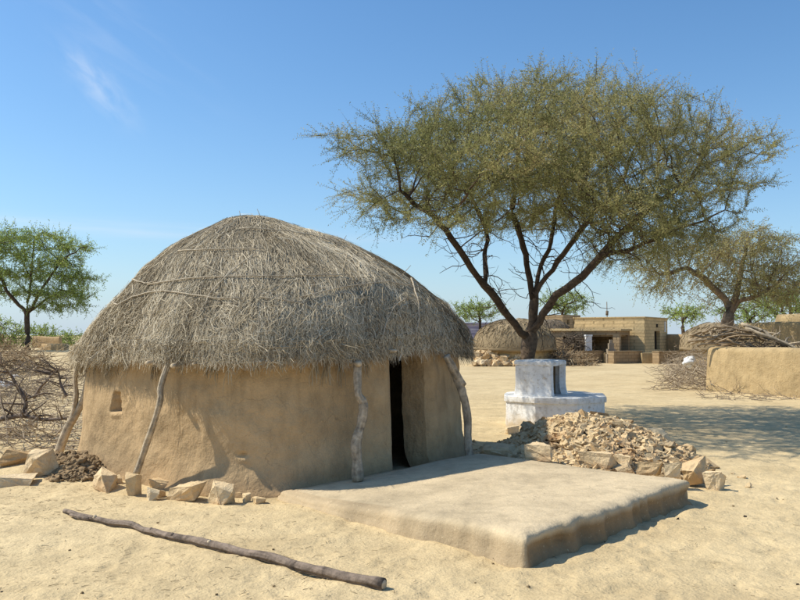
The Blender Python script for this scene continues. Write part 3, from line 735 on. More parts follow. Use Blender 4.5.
# ================================================================== rubble heap
RC = np.array([2.50, 10.95])
def mound(x, y):
    q = np.hypot((x - RC[0]) / 1.55, (y - RC[1]) / 1.75)
    return .60 * np.clip(1 - q ** 1.5, 0, 1) * (1 - .55 * sstep(2.1, 1.2, x))
def rubble():
    # fine chips that nobody could count, over the body of the heap
    g = np.random.default_rng(21); mb = MB()
    xs = np.linspace(RC[0] - 1.7, RC[0] + 1.7, 110); ys = np.linspace(RC[1] - 2.0, RC[1] + 2, 110); X, Y = np.meshgrid(xs, ys, indexing='ij')
    P = np.stack([X, Y, 0 * X], -1); Z = mound(X, Y) - .05 + .04 * vnoise(P * 7, 22) * (mound(X, Y) > .01)
    mb.grid(np.stack([X, Y, Z], -1))
    base = np.array([[x, y, z] for x in (-1, 1) for y in (-1, 1) for z in (-1, 1)], float)
    qf = [[0, 1, 3, 2], [4, 6, 7, 5], [0, 4, 5, 1], [2, 3, 7, 6], [0, 2, 6, 4], [1, 5, 7, 3]]
    k = 0
    while k < 4200:
        x, y = RC[0] + g.uniform(-1.6, 1.6), RC[1] + g.uniform(-1.95, 1.9)
        h = float(mound(x, y))
        if h < .01 and g.random() > .03: continue
        s = g.uniform(.012, .04); v = base * (1 + .3 * g.normal(size=(8, 3))) * np.array([s * g.uniform(.8, 1.5), s, s * g.uniform(.3, .7)])
        a = Matrix.Rotation(g.uniform(0, 6.28), 3, 'Z') @ Matrix.Rotation(g.normal(0, .5), 3, 'X') @ Matrix.Rotation(g.normal(0, .5), 3, 'Y')
        zz = max(h, float(gz(x, y)) if h < .01 else 0, .0)
        mb.add(v @ np.array(a).T + [x, y, zz + .01], qf, None, g.random()); k += 1
    mb.build('rubble_chips', M_stone, smooth=False, origin=(RC[0], RC[1], 0), kind='stuff', label='fine broken sandstone chips filling the rubble heap', cat='rubble')
    # countable pieces
    kinds = [rock_mesh(1, g.uniform(.6, .95), g.uniform(.2, .45), 300 + i, M_stone if i % 3 else M_stonepale, .17) for i in range(16)]
    k = 0; first = None
    while k < 280:
        a = g.uniform(0, 6.28); q = math.sqrt(g.random()) * 1.02
        x, y = RC[0] + math.cos(a) * q * 1.55, RC[1] + math.sin(a) * q * 1.75
        if y > RC[1] + .9: continue
        h = float(mound(x, y)); s = float(np.clip(g.lognormal(math.log(.115), .36), .06, .21))
        o = bpy.data.objects.new('rubble_stone', kinds[k % 16]) if first is None else first.copy()
        o.data = kinds[int(g.integers(16))]
        COL.objects.link(o); first = first or o
        o.location = (x, y, h - .02); o.scale = (s, s, s * g.uniform(.7, 1.2)); o.rotation_euler = (g.normal(0, .4), g.normal(0, .4), g.uniform(0, 6.28))
        tag(o, 'small broken piece of yellow sandstone lying on the rubble heap behind the platform', 'stone', 'small stones of the rubble heap'); k += 1
    B = [(540, 440, 27, 17, -.3, 'large brown slanted block near the white plinth on top of the rubble', 0),
         (544, 458, 25, 15, -.45, 'cream block at the left front foot of the rubble heap', 1),
         (598, 465, 38, 14, -.6, 'long low cream block edging the platform before the rubble heap', 1),
         (624, 466, 18, 11, -.62, 'squarish cream stone right of the long low edging block', 1),
         (653, 473, 24, 12, -.7, 'rough flat stone at the rear right edge of the platform', 1),
         (675, 475, 19, 11, -.4, 'knobbly pale stone touching the right back rim of the platform', 1),
         (668, 465, 27, 24, -.5, 'big squared boulder with dark right face at the right of the rubble', 1),
         (690, 468, 20, 17, .4, 'rust brown block at the far right slope of the rubble', 0),
         (664, 448, 24, 20, .15, 'pale upright slab high on the right slope of the rubble', 1),
         (689, 456, 16, 12, .8, 'rounded cream stone capping the right end of the rubble', 1),
         (700, 487, 22, 22, -.65, 'tilted cream slab leaning on the platform right corner', 1),
         (716, 490, 18, 17, -.5, 'cream cube shaped stone alone on sand right of the platform', 1),
         (502, 459, 46, 16, -.1, 'long shaded brown stone in the shadow of the hut eave', 0),
         (512, 434, 14, 9, .5, 'small pale stone at the left foot of the white plinth', 1)]
    for k, (px, py, w, h, rz, lab, m) in enumerate(B):
        zz = .2 if k in (1, 2, 3, 4, 5) else None
        p = G(px, py, zz) if zz else G(px, py)
        for _ in range(8):
            hh = max(float(mound(p[0], p[1])), .0 if k in (10, 11) else (zz or 0) * .8); p = G(px, py, hh)
        s = p[1] / F; sx, sz = w * s * .86, h * s * .85; sy = sx * .75
        z0 = p[2]
        if k == 2: sy = sx * .4
        if k == 10: sy = sx * 1.3
        p = p + np.array([0, sy * .35, 0]); p[2] = z0 - .04
        if k == 11: p[2] = float(gz(p[0], p[1])) - .02
        if k == 10: p[2] = .02; sz *= .95
        rock('rubble_block', p, (sx, sy, sz + .04), rz, 200 + k, lab, mat=M_stonepale if m else M_stone, tilt=((.12, -.18) if k in (8, 10) else (rnd.uniform(-.08, .08), rnd.uniform(-.1, .1))))
rubble()

# ================================================================== white plinth
def plinth():
    c = np.array([2.95, 15.35]); root = empty('whitewashed_shrine', (c[0], c[1], 0), 'stepped whitewashed masonry shrine under the large tree behind the rubble', 'shrine')
    def octring(r, z, rot, n=80, soft=.0, sx=1, sy=1, cc=c):
        th = np.arange(n) * 2 * np.pi / n
        d = ((th - rot + np.pi / 8) % (np.pi / 4)) - np.pi / 8
        rr = r * math.cos(np.pi / 8) / np.cos(d); rr = rr * (1 - soft) + r * .96 * soft
        P = np.stack([cc[0] + rr * np.cos(th) * sx, cc[1] + rr * np.sin(th) * sy, np.full(n, z)], -1)
        k = .012 * vnoise(P * 2, 120) + .003 * vnoise(P * 9, 121)
        P[:, :2] += (np.stack([np.cos(th), np.sin(th)], -1)) * k[:, None]; P[:, 2] += .012 * vnoise(P * 4 + 9, 122)
        return P
    rot = R(-100)
    R0 = .99
    prof = [(R0, -.1), (R0, .05), (R0 - .01, .2), (R0 - .01, .40), (R0 - .008, .462), (R0 + .026, .466), (R0 + .03, .51), (R0 + .028, .558), (R0 + .016, .572), (R0 - .1, .575), (.5, .58), (.02, .58)]
    mb = MB(); mb.grid(np.array([octring(r, z, rot) for r, z in prof]), wrap=True); mb.build('base', M_white, root, smooth=False)
    # upper shrine chamber: thick shell open to the right-front
    u = np.array([2.66, 15.18]); n = 120; op = R(-33); half = R(37)
    th = np.linspace(op + half, op - half + 2 * np.pi, n)
    zs = np.linspace(.55, 1.13, 14)
    O = []
    for z in zs:
        sq = np.maximum(np.abs(np.cos(th - op)), np.abs(np.sin(th - op))); rr = .40 * (.2 + .8 / sq) * .96 + .05 * math.exp(-(z - .55) / .07)
        P = np.stack([u[0] + rr * np.cos(th), u[1] + rr * np.sin(th), np.full(n, z)], -1); P[:, :2] += (np.stack([np.cos(th), np.sin(th)], -1)) * (.012 * vnoise(P * 5, 125))[:, None]; O.append(P)
    O = np.array(O); I = O.copy(); I[..., :2] = u + (O[..., :2] - u) * .78
    mb = MB(); V = np.concatenate([O, I[::-1]], 0); mb.grid(V.transpose(1, 0, 2), wrap=True)
    for k in (0, -1): mb.grid(np.stack([O[:, k], I[:, k]], 1) if k else np.stack([I[:, k], O[:, k]], 1))
    mb.build('chamber', M_white, root, smooth=False)
    ins = MB(); hv = np.array([math.cos(op), math.sin(op)]); pv = np.array([-hv[1], hv[0]])
    ins.box([*(u - hv * .27 - pv * .27), .583], [*(hv * .03), 0], [*(pv * .54), 0], [0, 0, .54]); ins.box([*(u - hv * .24 + pv * .26), .583], [*(hv * .42), 0], [*(pv * .02), 0], [0, 0, .54]); ins.build('niche_shade_panels', M_dirt, root, smooth=False)  # dark panels added inside so the niche looks shaded
    th = np.linspace(0, 2 * np.pi, 96, endpoint=False); L = []
    for f, z in ((1.0, 1.132), (1.03, 1.15), (1.03, 1.20), (.98, 1.225), (.5, 1.235), (.02, 1.235)):
        sq = np.maximum(np.abs(np.cos(th - op)), np.abs(np.sin(th - op))); rr = .40 * (.2 + .8 / sq) * .96 * f
        P = np.stack([u[0] + rr * np.cos(th), u[1] + rr * np.sin(th), np.full(96, z)], -1); P[:, 2] += .01 * vnoise(P * 6, 126); L.append(P)
    L = [np.stack([u[0] + .01 * np.cos(th), u[1] + .01 * np.sin(th), np.full(96, 1.132)], -1)] + L
    mb = MB(); mb.grid(np.array(L), wrap=True); mb.build('roof_slab', M_white, root, smooth=False)
plinth()

# ================================================================== trees
def cumchains(N, par):
    n = len(N); ch = [[] for _ in range(n)]
    for i, p in enumerate(par):
        if p >= 0: ch[p].append(i)
    return ch
def colonize(init, attr, step, infl, kill, iters, seed, trop=(0, 0, .05)):
    g = np.random.default_rng(seed)
    N = [np.array(p, float) for p, _ in init]; par = [q for _, q in init]
    A = np.array(attr); nd = np.full(len(A), 1e9); near = np.zeros(len(A), int)
    def upd(i0):
        nonlocal nd, near
        B = np.array(N[i0:]);
        for c in range(0, len(B), 256):
            D = np.linalg.norm(A[:, None] - B[None, c:c + 256], axis=2); j = D.argmin(1); m = D[np.arange(len(A)), j]
            k = m < nd; nd = np.where(k, m, nd); near = np.where(k, j + i0 + c, near)
    upd(0); kids = {}
    alive = np.ones(len(A), bool)
    for it in range(iters):
        alive &= nd > kill
        m = alive & (nd < infl)
        if not m.any(): break
        NA = np.array(N); d = A[m] - NA[near[m]]; d /= np.linalg.norm(d, axis=1, keepdims=True) + 1e-9
        S = np.zeros_like(NA); np.add.at(S, near[m], d)
        i0 = len(N)
        for i in np.unique(near[m]):
            v = S[i] / (np.linalg.norm(S[i]) + 1e-9) + np.array(trop) + g.normal(0, .14, 3); v /= np.linalg.norm(v)
            p = NA[i] + v * step
            ks = kids.setdefault(int(i), [])
            if len(ks) >= 3 or any(np.linalg.norm(p - N[k]) < step * .45 for k in ks): continue
            ks.append(len(N)); N.append(p); par.append(int(i))
        if len(N) == i0:
            alive &= ~m | (g.random(len(A)) > .3); continue
        upd(i0)
    return np.array(N), par
def tree(name, base, limbs, attr, label, step=.22, infl=1.6, kill=.3, iters=90, seed=1, tip=.006, expo=2.05, trunk_r=None, leaf=None, barkm=None, group=None,
         bare=0, ntw=5, nlf=10, twl=(.16, .38), lf=(.05, .014), thr=.016, droop=0.0, up=.25, dens=1.0, trop=(0, 0, .05), cat='tree', tintf=None, align=.55, spread=.62):
    """limbs: list of polylines; first is the trunk; each is (points, parent_index or None)"""
    g = np.random.default_rng(seed + 1000)
    init = []; limbend = []
    for pts, pl in limbs:
        pts = [np.array(p, float) for p in pts]
        if pl is None: par = -1
        else:
            par = min((k for k in range(len(init))), key=lambda k: np.linalg.norm(init[k][0] - pts[0])); pts = pts[1:] if np.linalg.norm(init[par][0] - pts[0]) < step * .8 else pts
        prev = init[par][0] if par >= 0 else None
        for p in pts:
            if prev is None: init.append((p, -1)); prev = p; par = 0; continue
            L = np.linalg.norm(p - prev); k = max(1, int(round(L / step)))
            for f in range(1, k + 1):
                q = prev + (p - prev) * f / k + (g.normal(0, .02 * step / .22, 3) if f < k else 0)
                init.append((q, par)); par = len(init) - 1
            prev = p
    N, par = colonize(init, attr, step, infl, kill, iters, seed, trop)
    n = len(N); ch = cumchains(N, par); rad = np.zeros(n)
    for i in range(n - 1, -1, -1):
        rad[i] = tip if not ch[i] else sum(rad[c] ** expo for c in ch[i]) ** (1 / expo)
    if trunk_r: 
        k = math.log(trunk_r / tip) / math.log(rad[0] / tip); rad = tip * (rad / tip) ** k
    root = empty(name, base, label, cat, group)
    mb = MB(); stack = [(0, [0])]
    while stack:
        i, chain = stack.pop()
        while ch[i]:
            cs = sorted(ch[i], key=lambda c: -rad[c])
            for c in cs[1:]: stack.append((c, [i, c]))
            i = cs[0]; chain.append(i)
        P = N[chain]; r = rad[chain].copy()
        if len(chain) > 1 and chain[0] != 0: r[0] = min(r[0], r[1] * 1.25)
        if chain[0] == 0: r = r * (1 + .45 * np.exp(-np.arange(len(r)) * step / .9) + .3 * np.exp(-np.arange(len(r)) * step / .25))
        if len(P) < 2: continue
        rm = r.max(); r = r * (1 + .12 * vnoise(P * 4, 3)); mb.tube(P, r, 10 if rm > .06 else 6 if rm > .025 else 4, g.random(), cap=rm > .03)
    # bare twigs
    if bare:
        cand = [i for i in range(n) if .015 < rad[i] < .09]
        for _ in range(bare):
            i = cand[int(g.integers(len(cand)))]
            if bare_z and N[i][2] > bare_z: continue
            p = N[i].copy(); d = g.normal(0, 1, 3); d[2] = d[2] * .5 - .15; d /= np.linalg.norm(d)
            pts = [p]; k = int(g.integers(4, 9))
            for j in range(k):
                d = d + g.normal(0, .35, 3); d /= np.linalg.norm(d); p = p + d * .16; pts.append(p)
                if j > 0 and g.random() < .8:
                    e = d + g.normal(0, .8, 3); e /= np.linalg.norm(e); q = p + e * g.uniform(.1, .3)
                    mb.tube(np.array([p, (p + q) / 2 + g.normal(0, .02, 3), q]), [.005, .004, .0025], 3, .5, cap=False)
            mb.tube(np.array(pts), np.linspace(.012, .004, len(pts)), 4, .5, cap=False)
    mb.build('trunk', barkm or M_bark, root)
    # leaves
    idx = np.array([i for i in range(n) if rad[i] < thr and i >= len(init)])
    if len(idx) == 0: return root
    d0 = N[idx] - N[[par[i] for i in idx]]; d0 /= np.linalg.norm(d0, axis=1, keepdims=True) + 1e-9
    cl = np.repeat(np.arange(len(idx)), ntw)
    keep = g.random(len(cl)) < dens; cl = cl[keep]
    m = len(cl)
    td = d0[cl] * align + g.normal(0, spread, (m, 3)) + np.array([0, 0, up - droop]); td /= np.linalg.norm(td, axis=1, keepdims=True)
    tl = g.uniform(*twl, m); tp = N[idx][cl] - d0[cl] * (g.random(m) * step)[:, None]
    clt = .5 + .30 * fbm(N[idx], .9, 2, 77)[cl] + g.normal(0, .07, m)
    if tintf is not None: clt = clt + tintf(N[idx])[cl]
    tw = np.cross(td, g.normal(size=(m, 3))); tw /= np.linalg.norm(tw, axis=1, keepdims=True) + 1e-9
    cb = MB()
    tb = MB(); tb.kites(tp, td * tl[:, None], tw * .0035 * lf[1] / .014, np.full(m, .5))
    tb.build('twigs', barkm or M_bark, root)
    f = (np.arange(nlf) + .7) / nlf
    lp = (tp[:, None] + td[:, None] * (tl[:, None] * f[None])[..., None] - np.array([0, 0, droop * .25]) * (f[None, :, None] ** 2) * tl[:, None, None]).reshape(-1, 3)
    sd = np.where(np.arange(nlf) % 2 == 0, 1., -1.)
    ld = (td[:, None] * .55 + tw[:, None] * sd[None, :, None]).reshape(-1, 3) + g.normal(0, .45, (m * nlf, 3)) - np.array([0, 0, droop * .6]); ld /= np.linalg.norm(ld, axis=1, keepdims=True)
    lw = np.cross(ld, g.normal(size=ld.shape)); lw /= np.linalg.norm(lw, axis=1, keepdims=True) + 1e-9
    sz = g.uniform(.7, 1.3, (len(ld), 1))
    tn = np.clip(np.repeat(clt, nlf) + g.normal(0, .1, len(ld)), 0, 1)
    cb.kites(lp, ld * lf[0] * sz, lw * lf[1] * .5 * sz, tn)
    cb.build('crown', leaf, root, smooth=False)
    return root
bare_z = None
def clusters(g, n, per, sampler, sig):
    out = []
    for _ in range(n):
        c = sampler(g)
        out.append(c + g.normal(0, 1, (per, 3)) * np.array(sig))
    return np.vstack(out)

# ---- the big tree
def big_tree():
    global bare_z
    Yt, Yc = 16.45, 15.8
    tx = [(320, 150), (335, 128), (355, 114), (380, 100), (430, 79), (480, 70), (540, 63), (590, 67), (640, 75), (690, 92), (735, 112), (765, 132), (782, 142)]
    bx = [(320, 162), (340, 200), (370, 240), (420, 236), (450, 242), (500, 228), (550, 225), (600, 235), (640, 256), (680, 256), (720, 238), (760, 200), (782, 150)]
    T = lambda p: np.interp(p, [a for a, _ in tx], [b for _, b in tx]); B = lambda p: np.interp(p, [a for a, _ in bx], [b for _, b in bx])
    def samp(g):
        while True:
            px = g.uniform(362, 728); v = g.uniform(-1, 1)
            e = (px - 545) / 185; po = 547 + (px - 545) * 1.2
            if e * e + v * v > 1: continue
            Y = Yc + v * 3.5; Yn = min(Y, 16.2)
            s = math.sqrt(max(0, 1 - v * v * .9))
            t, b = T(po), B(po)
            top = PY(px, t + 12, Yn)[2]; bot = PY(px, b + 2, (Yn + 16) / 2)[2]
            edge = abs(v)
            top2 = top - edge ** 2 * .9; bot2 = bot + edge ** 2 * .15
            u = g.random() ** .74
            z = bot2 + (top2 - bot2) * u
            # keep the inner underside open
            if u < .45 and (e / .8) ** 2 + v * v < .35 and g.random() < .3: continue
            x = PY(px, 200, Yn)[0]
            return np.array([x, Y, z])
    g = np.random.default_rng(31)
    at = clusters(g, 180, 38, samp, (.42, .42, .10))
    def Q(l, Y0, Y1): 
        n = len(l); return [PY(x, y, Y0 + (Y1 - Y0) * k / (n - 1)) for k, (x, y) in enumerate(l)]
    base = PY(527, 366, Yt); base[2] = float(gz(base[0], base[1])) - .1
    b2 = np.array([base[0], base[1], 0.])
    limbs = [([b2 - [0, 0, .1], b2 + [0, 0, .55], PY(528, 352, Yt), PY(530, 338, Yt)], None),
             (Q([(529, 343), (521, 333), (508, 316), (497, 300), (484, 285), (471, 268), (459, 249), (446, 230), (425, 210), (400, 190)], Yt, 15.2), 0),
             (Q([(530, 338), (533, 322), (534, 303), (530, 280), (526, 255), (519, 232), (512, 215), (514, 190), (518, 160), (520, 130)], Yt, 16.6), 0),
             (Q([(534, 303), (537, 283), (541, 265), (549, 250), (553, 230), (556, 205), (570, 180)], 16.4, 17.8), 2),
             (Q([(530, 338), (540, 322), (549, 306), (556, 295), (575, 282), (590, 268), (601, 256), (615, 240), (634, 222), (660, 200), (690, 180)], Yt, 15.0), 0),
             (Q([(537, 292), (553, 270), (570, 245), (585, 225), (600, 208), (620, 185)], 16.4, 16.9), 2),
             (Q([(484, 285), (485, 262), (488, 240), (480, 215), (470, 190)], 16.0, 17.4), 1),
             (Q([(601, 256), (625, 252), (655, 240), (690, 225), (725, 210)], 15.3, 14.6), 4)]
    bare_z = 4.3
    tree('acacia_tree', b2, limbs, at, 'large spreading flat topped thorn tree with olive crown behind the white shrine', step=.2, infl=1.5, kill=.23, iters=110, seed=5,
         tip=.004, expo=2.1, trunk_r=.15, leaf=M_leafmain, bare=190, ntw=6, nlf=20, twl=(.2, .62), lf=(.046, .0125), thr=.0115, up=.16, align=.85, spread=.42,
         tintf=lambda P: .03 * (P[:, 0] - 3) - .05 + .12 * (P[:, 2] - 5.3) / 1.6)  # leaf tint lightens with height as painted sun, browns toward the right
    # drooping bare boughs below the crown
    bare_z = None
big_tree()

def blob_samp(px0, px1, ytop, ybot, Y, depth, shape=1.0, bias=.8):
    cx, cz = (px0 + px1) / 2, (ytop + ybot) / 2; hw = (px1 - px0) / 2; hh = (ybot - ytop) / 2
    def f(g):
        while True:
            a, b, c = g.uniform(-1, 1, 3)
            if abs(a) ** 2 + abs(b) ** (2 * shape) + c * c > 1: continue
            p = PY(cx + a * hw, cz + b * hh, Y); p[1] += c * depth
            return p
    return f
def simple_tree(name, px, pyb, fork, Y, crown, label, seed, leaf, n=60, per=12, sig=.5, tr=.2, step=.5, thr=.03, tip=.015, lf=(.14, .05), twl=(.3, .8), ntw=4, nlf=7, group=None, droop=0, up=.2, bare=0, dens=1, barkm=None, extra=None, infl=4, kill=.5, base=None, cat='tree', szk=.35):
    g = np.random.default_rng(seed)
    b = PY(px, pyb, Y) if base is None else np.array(base)
    f = PY(fork[0], fork[1], Y)
    at = np.vstack([clusters(g, k_, per, blob_samp(*c, Y, d_), (sig, sig, sig * szk)) for c, d_, k_ in crown])
    limbs = [([b - [0, 0, .2], (b + f) / 2 + [.03, 0, 0], f], None)]
    for l in (extra or []): limbs.append(([f] + [PY(x, y, Y + dy) for x, y, dy in l], 0))
    return tree(name, b, limbs, at, label, step=step, infl=infl, kill=kill, seed=seed, tip=tip, expo=2.1, trunk_r=tr, leaf=leaf, barkm=barkm, thr=thr, ntw=ntw, nlf=nlf, twl=twl, lf=lf, droop=droop, up=up, bare=bare, group=group, dens=dens, iters=70, cat=cat)

# left tree: layered pads
lb = G(27, 349); LY = 47.0
lbase = PY(27, 349, LY); lbase[2] = float(gz(lbase[0], LY))
simple_tree('acacia_tree', 27, 349, (27, 314), LY,
            [((-42, 58, 232, 241), 2.6, 24), ((-38, 48, 247, 256), 3, 24), ((46, 92, 244, 250), 1.4, 14), ((28, 80, 259, 266), 2.0, 18), ((-40, 42, 268, 279), 3, 24), ((48, 92, 273, 283), 1.8, 20), ((-45, 15, 286, 300), 2.5, 20), ((30, 88, 289, 300), 2, 22), ((40, 84, 304, 312), 1.5, 14)],
            'green tree with layered foliage pads standing left of the hut', 41, M_leafgreen, per=16, sig=.40, tr=.15, step=.34, thr=.04, tip=.011, lf=(.12, .04), twl=(.3, .9), ntw=5, nlf=10, infl=6, up=.02, szk=.2, kill=.38, base=lbase,
            extra=[[(10, 295, 0), (-8, 265, 0), (-15, 245, -1)], [(30, 290, 0), (32, 262, 1), (34, 240, 1)], [(45, 300, 0), (62, 290, 1), (80, 297, 1)], [(40, 292, -1), (60, 262, -1), (80, 248, -1)]])
# right tree behind the wall
simple_tree('acacia_tree', 720, 352, (729, 315), 28.5,
            [((690, 790, 226, 268), 2.2, 60), ((735, 806, 245, 305), 1.8, 46), ((632, 705, 238, 262), 1.4, 18), ((636, 690, 262, 292), 1.2, 20), ((700, 760, 265, 300), 1.6, 20)],
            'grey olive bushy tree behind the low wall on the right', 42, M_leafgrey, per=14, sig=.30, tr=.20, step=.24, thr=.022, tip=.0065, lf=(.09, .026), twl=(.3, .8), ntw=4, nlf=11, infl=2.5, kill=.28, droop=.45, up=.1, barkm=M_barkgrey, bare=60,
            extra=[[(715, 306, 0), (703, 300, -.3)], [(726, 300, 0), (706, 280, 0), (688, 268, 0), (660, 275, 0)], [(735, 298, 0), (740, 275, .5), (745, 252, .5)], [(738, 302, 0), (756, 296, -.5), (775, 285, -.5)]])
# greener trees further back on the right
for k, (px0, px1, t, b, Y, lab) in enumerate([(752, 830, 282, 318, 46, 'green shrubby tree behind the right mud walls at the photo edge'), (728, 770, 300, 326, 52, 'pale green thin tree behind the trunk of the grey olive tree')]):
    simple_tree('acacia_tree', (px0 + px1) / 2, 340, ((px0 + px1) / 2, b), Y, [((px0, px1, t, b), 2.4, 46)], lab, 50 + k, M_leafgreen, per=12, sig=.5, tr=.16, step=.42, thr=.05, tip=.014, lf=(.16, .06), twl=(.3, .8), ntw=4 if k == 0 else 2, nlf=7)
# distant acacias and the small tree by the house
for px0, px1, t, b, Y, px, lab, sd in [(452, 508, 302, 320, 75, 480, 'distant pale green tree beside the hut roof edge, left of the big trunk', 55), (545, 588, 291, 315, 75, 562, 'distant light green flat tree seen through the fork of the big tree', 56), (668, 700, 309, 319, 62, 683, 'small umbrella shaped tree behind the yellow house', 57)]:
    simple_tree('acacia_tree', px, 345, (px, b + 2), Y, [((px0, px1, t, b), 2.2, 30)], lab, sd, M_leafgreen, per=10, sig=.45, tr=.14, step=.5, thr=.06, tip=.018, lf=(.2, .07), twl=(.4, .9), ntw=4, nlf=7, infl=6)
# bushes on the left horizon
for px0, px1, t, b, Y, lab, sd in [(-25, 24, 322, 350, 58, 'grey green bush on the rise behind the left tree trunk', 61), (30, 56, 328, 347, 66, 'green bush right of the left tree trunk on the horizon', 62), (52, 90, 334, 348, 70, 'low green bush between the left mud wall and the thatch', 63)]:
    bb = PY((px0 + px1) / 2, b, Y); bb[2] = float(gz(bb[0], Y))
    simple_tree('bush', (px0 + px1) / 2, b, ((px0 + px1) / 2, b - 4), Y, [((px0, px1, t, b), 1.8, 34)], lab, sd, M_leafgreen, per=12, sig=.45, tr=.09, step=.45, thr=.06, tip=.016, lf=(.18, .07), twl=(.4, .9), ntw=3, nlf=7, infl=6, base=bb, cat='bush')

# ================================================================== brushwood
def twig_heap(name, pts_fn, n, mat, label, seed, L=(.4, 1.3), r=(.004, .012), flat=.35, height=.4, sides=3, cat='brushwood', kind='stuff', kinks=.25, tint=(0, 1)):
    g = np.random.default_rng(seed); mb = MB()
    for _ in range(n):
        p, hf = pts_fn(g); p = np.array(p); p[2] += g.random() ** 1.6 * height * hf
        d = g.normal(0, 1, 3); d[2] *= flat; d /= np.linalg.norm(d); ln = g.uniform(*L); rr = g.uniform(*r); k = 5
        pts = [p]; 
        for j in range(k):
            d = d + g.normal(0, kinks, 3); d[2] -= .04; d /= np.linalg.norm(d); q = pts[-1] + d * ln / k
            q[2] = max(q[2], float(gz(q[0], q[1])) + rr); pts.append(q)
            if g.random() < .55:
                e = d + g.normal(0, .7, 3); e /= np.linalg.norm(e); s = q + e * ln * g.uniform(.12, .3)
                mb.tube(np.array([q, (q + s) / 2 + g.normal(0, .01, 3), s]), [rr * .6, rr * .5, rr * .3], 3, float(g.uniform(*tint)), cap=False)
        mb.tube(np.array(pts), np.linspace(rr, rr * .45, k + 1), sides, float(g.uniform(*tint)), cap=False)
    return mb.build(name, mat, kind=kind, label=label, cat=cat)
def region(poly_px, hmul=lambda px, py: 1.0):
    (x0, x1, y0, y1) = poly_px
    def f(g):
        px, py = g.uniform(x0, x1), g.uniform(y0, y1)
        return G(px, py), hmul(px, py)
    return f
twig_heap('brushwood_heap', region((-45, 76, 398, 452), lambda x, y: 1 - .5 * max(0, (x - 40) / 36)), 400, M_brush, 'tangle of grey dry thorn brush left of the hut', 71, L=(.4, 1.4), r=(.004, .011), height=.36, tint=(.25, .95))
twig_heap('brushwood_heap', region((-40, 70, 372, 400)), 300, M_brush, 'sparse brown brush scattered on sand further left of the hut', 72, L=(.5, 1.5), r=(.006, .014), height=.15, flat=.15, tint=(.1, .7))
twig_heap('brushwood_heap', region((-40, 46, 352, 372), lambda x, y: 1 if x < 20 else .5), 420, M_brushtan, 'reddish brown dry brush on the rise under the left tree', 73, L=(.6, 1.6), r=(.010, .022), height=.3, flat=.15)
twig_heap('brushwood_heap', region((-40, 18, 343, 352)), 300, M_brushtan, 'straw coloured brush pile at the left edge beneath the tree', 74, L=(.6, 1.5), r=(.015, .03), height=.6, flat=.2)
# individual large boughs standing in the left brush
def bough(pts, Y, rad, label, mat=M_log, seed=0, nside=9):
    mb = MB(); g = np.random.default_rng(seed); P = [PY(x, y, Y) for x, y in pts]
    o = crooked(mb, P, np.linspace(rad, rad * .45, len(P)), 7, 5, .02, seed)
    for k in range(nside):
        p = o[int(g.integers(2, len(o)))]; d = g.normal(0, 1, 3); d[2] = abs(d[2]) * .4; d /= np.linalg.norm(d); q = p + d * g.uniform(.15, .45); e = q + (d + g.normal(0, .5, 3)) * .15
        mb.tube(np.array([p, q, e]), [rad * .4, rad * .28, rad * .15], 4, .4)
    mb.build('dry_bough', mat, label=label, cat='branch')
bough([(-8, 420), (10, 417), (24, 416), (45, 420), (66, 419)], 13.4, .05, 'thick grey bough lying across the left brush heap', seed=1)
bough([(24, 416), (25, 402), (18, 388), (9, 372)], 13.6, .045, 'grey bough rising steeply out of the left brush heap', seed=2)
bough([(33, 398), (42, 386), (54, 372)], 15.0, .035, 'slim dark bough slanting up right in the left brush', seed=3)
bough([(68, 397), (62, 386), (58, 372)], 15.0, .03, 'short dark twig tuft standing at the right of the left brush', seed=4, nside=14)
bough([(30, 397), (14, 385), (-6, 378)], 16.0, .03, 'thin dark bough pointing left in the left brush', seed=5)
# two pale scraps lying in the left brush
for px, py, w, lab in ((4, 386, 18, 'white crumpled plastic scrap at the left edge among the brush'), (14, 377, 9, 'little white scrap behind the larger one in the brush')):
    p = G(px, py); s = p[1] / F
    xs = np.linspace(-.5, .5, 16); X, Y = np.meshgrid(xs, xs, indexing='ij')
    rr = np.clip(1 - (X * X + Y * Y) * 4, 0, 1); Z = .16 * w * s * rr ** .5 * (1 + .5 * vnoise(np.stack([X * 7, Y * 7, 0 * X + px], -1), 5))
    ang = np.arctan2(Y, X)
    mb = MB(); mb.grid(np.stack([p[0] + X * w * s * (1 + .2 * np.sin(3 * ang)), p[1] + Y * w * s, p[2] + Z * 1.6 - .01], -1)); mb.build('plastic_scrap', M_cloth, label=lab, cat='litter')

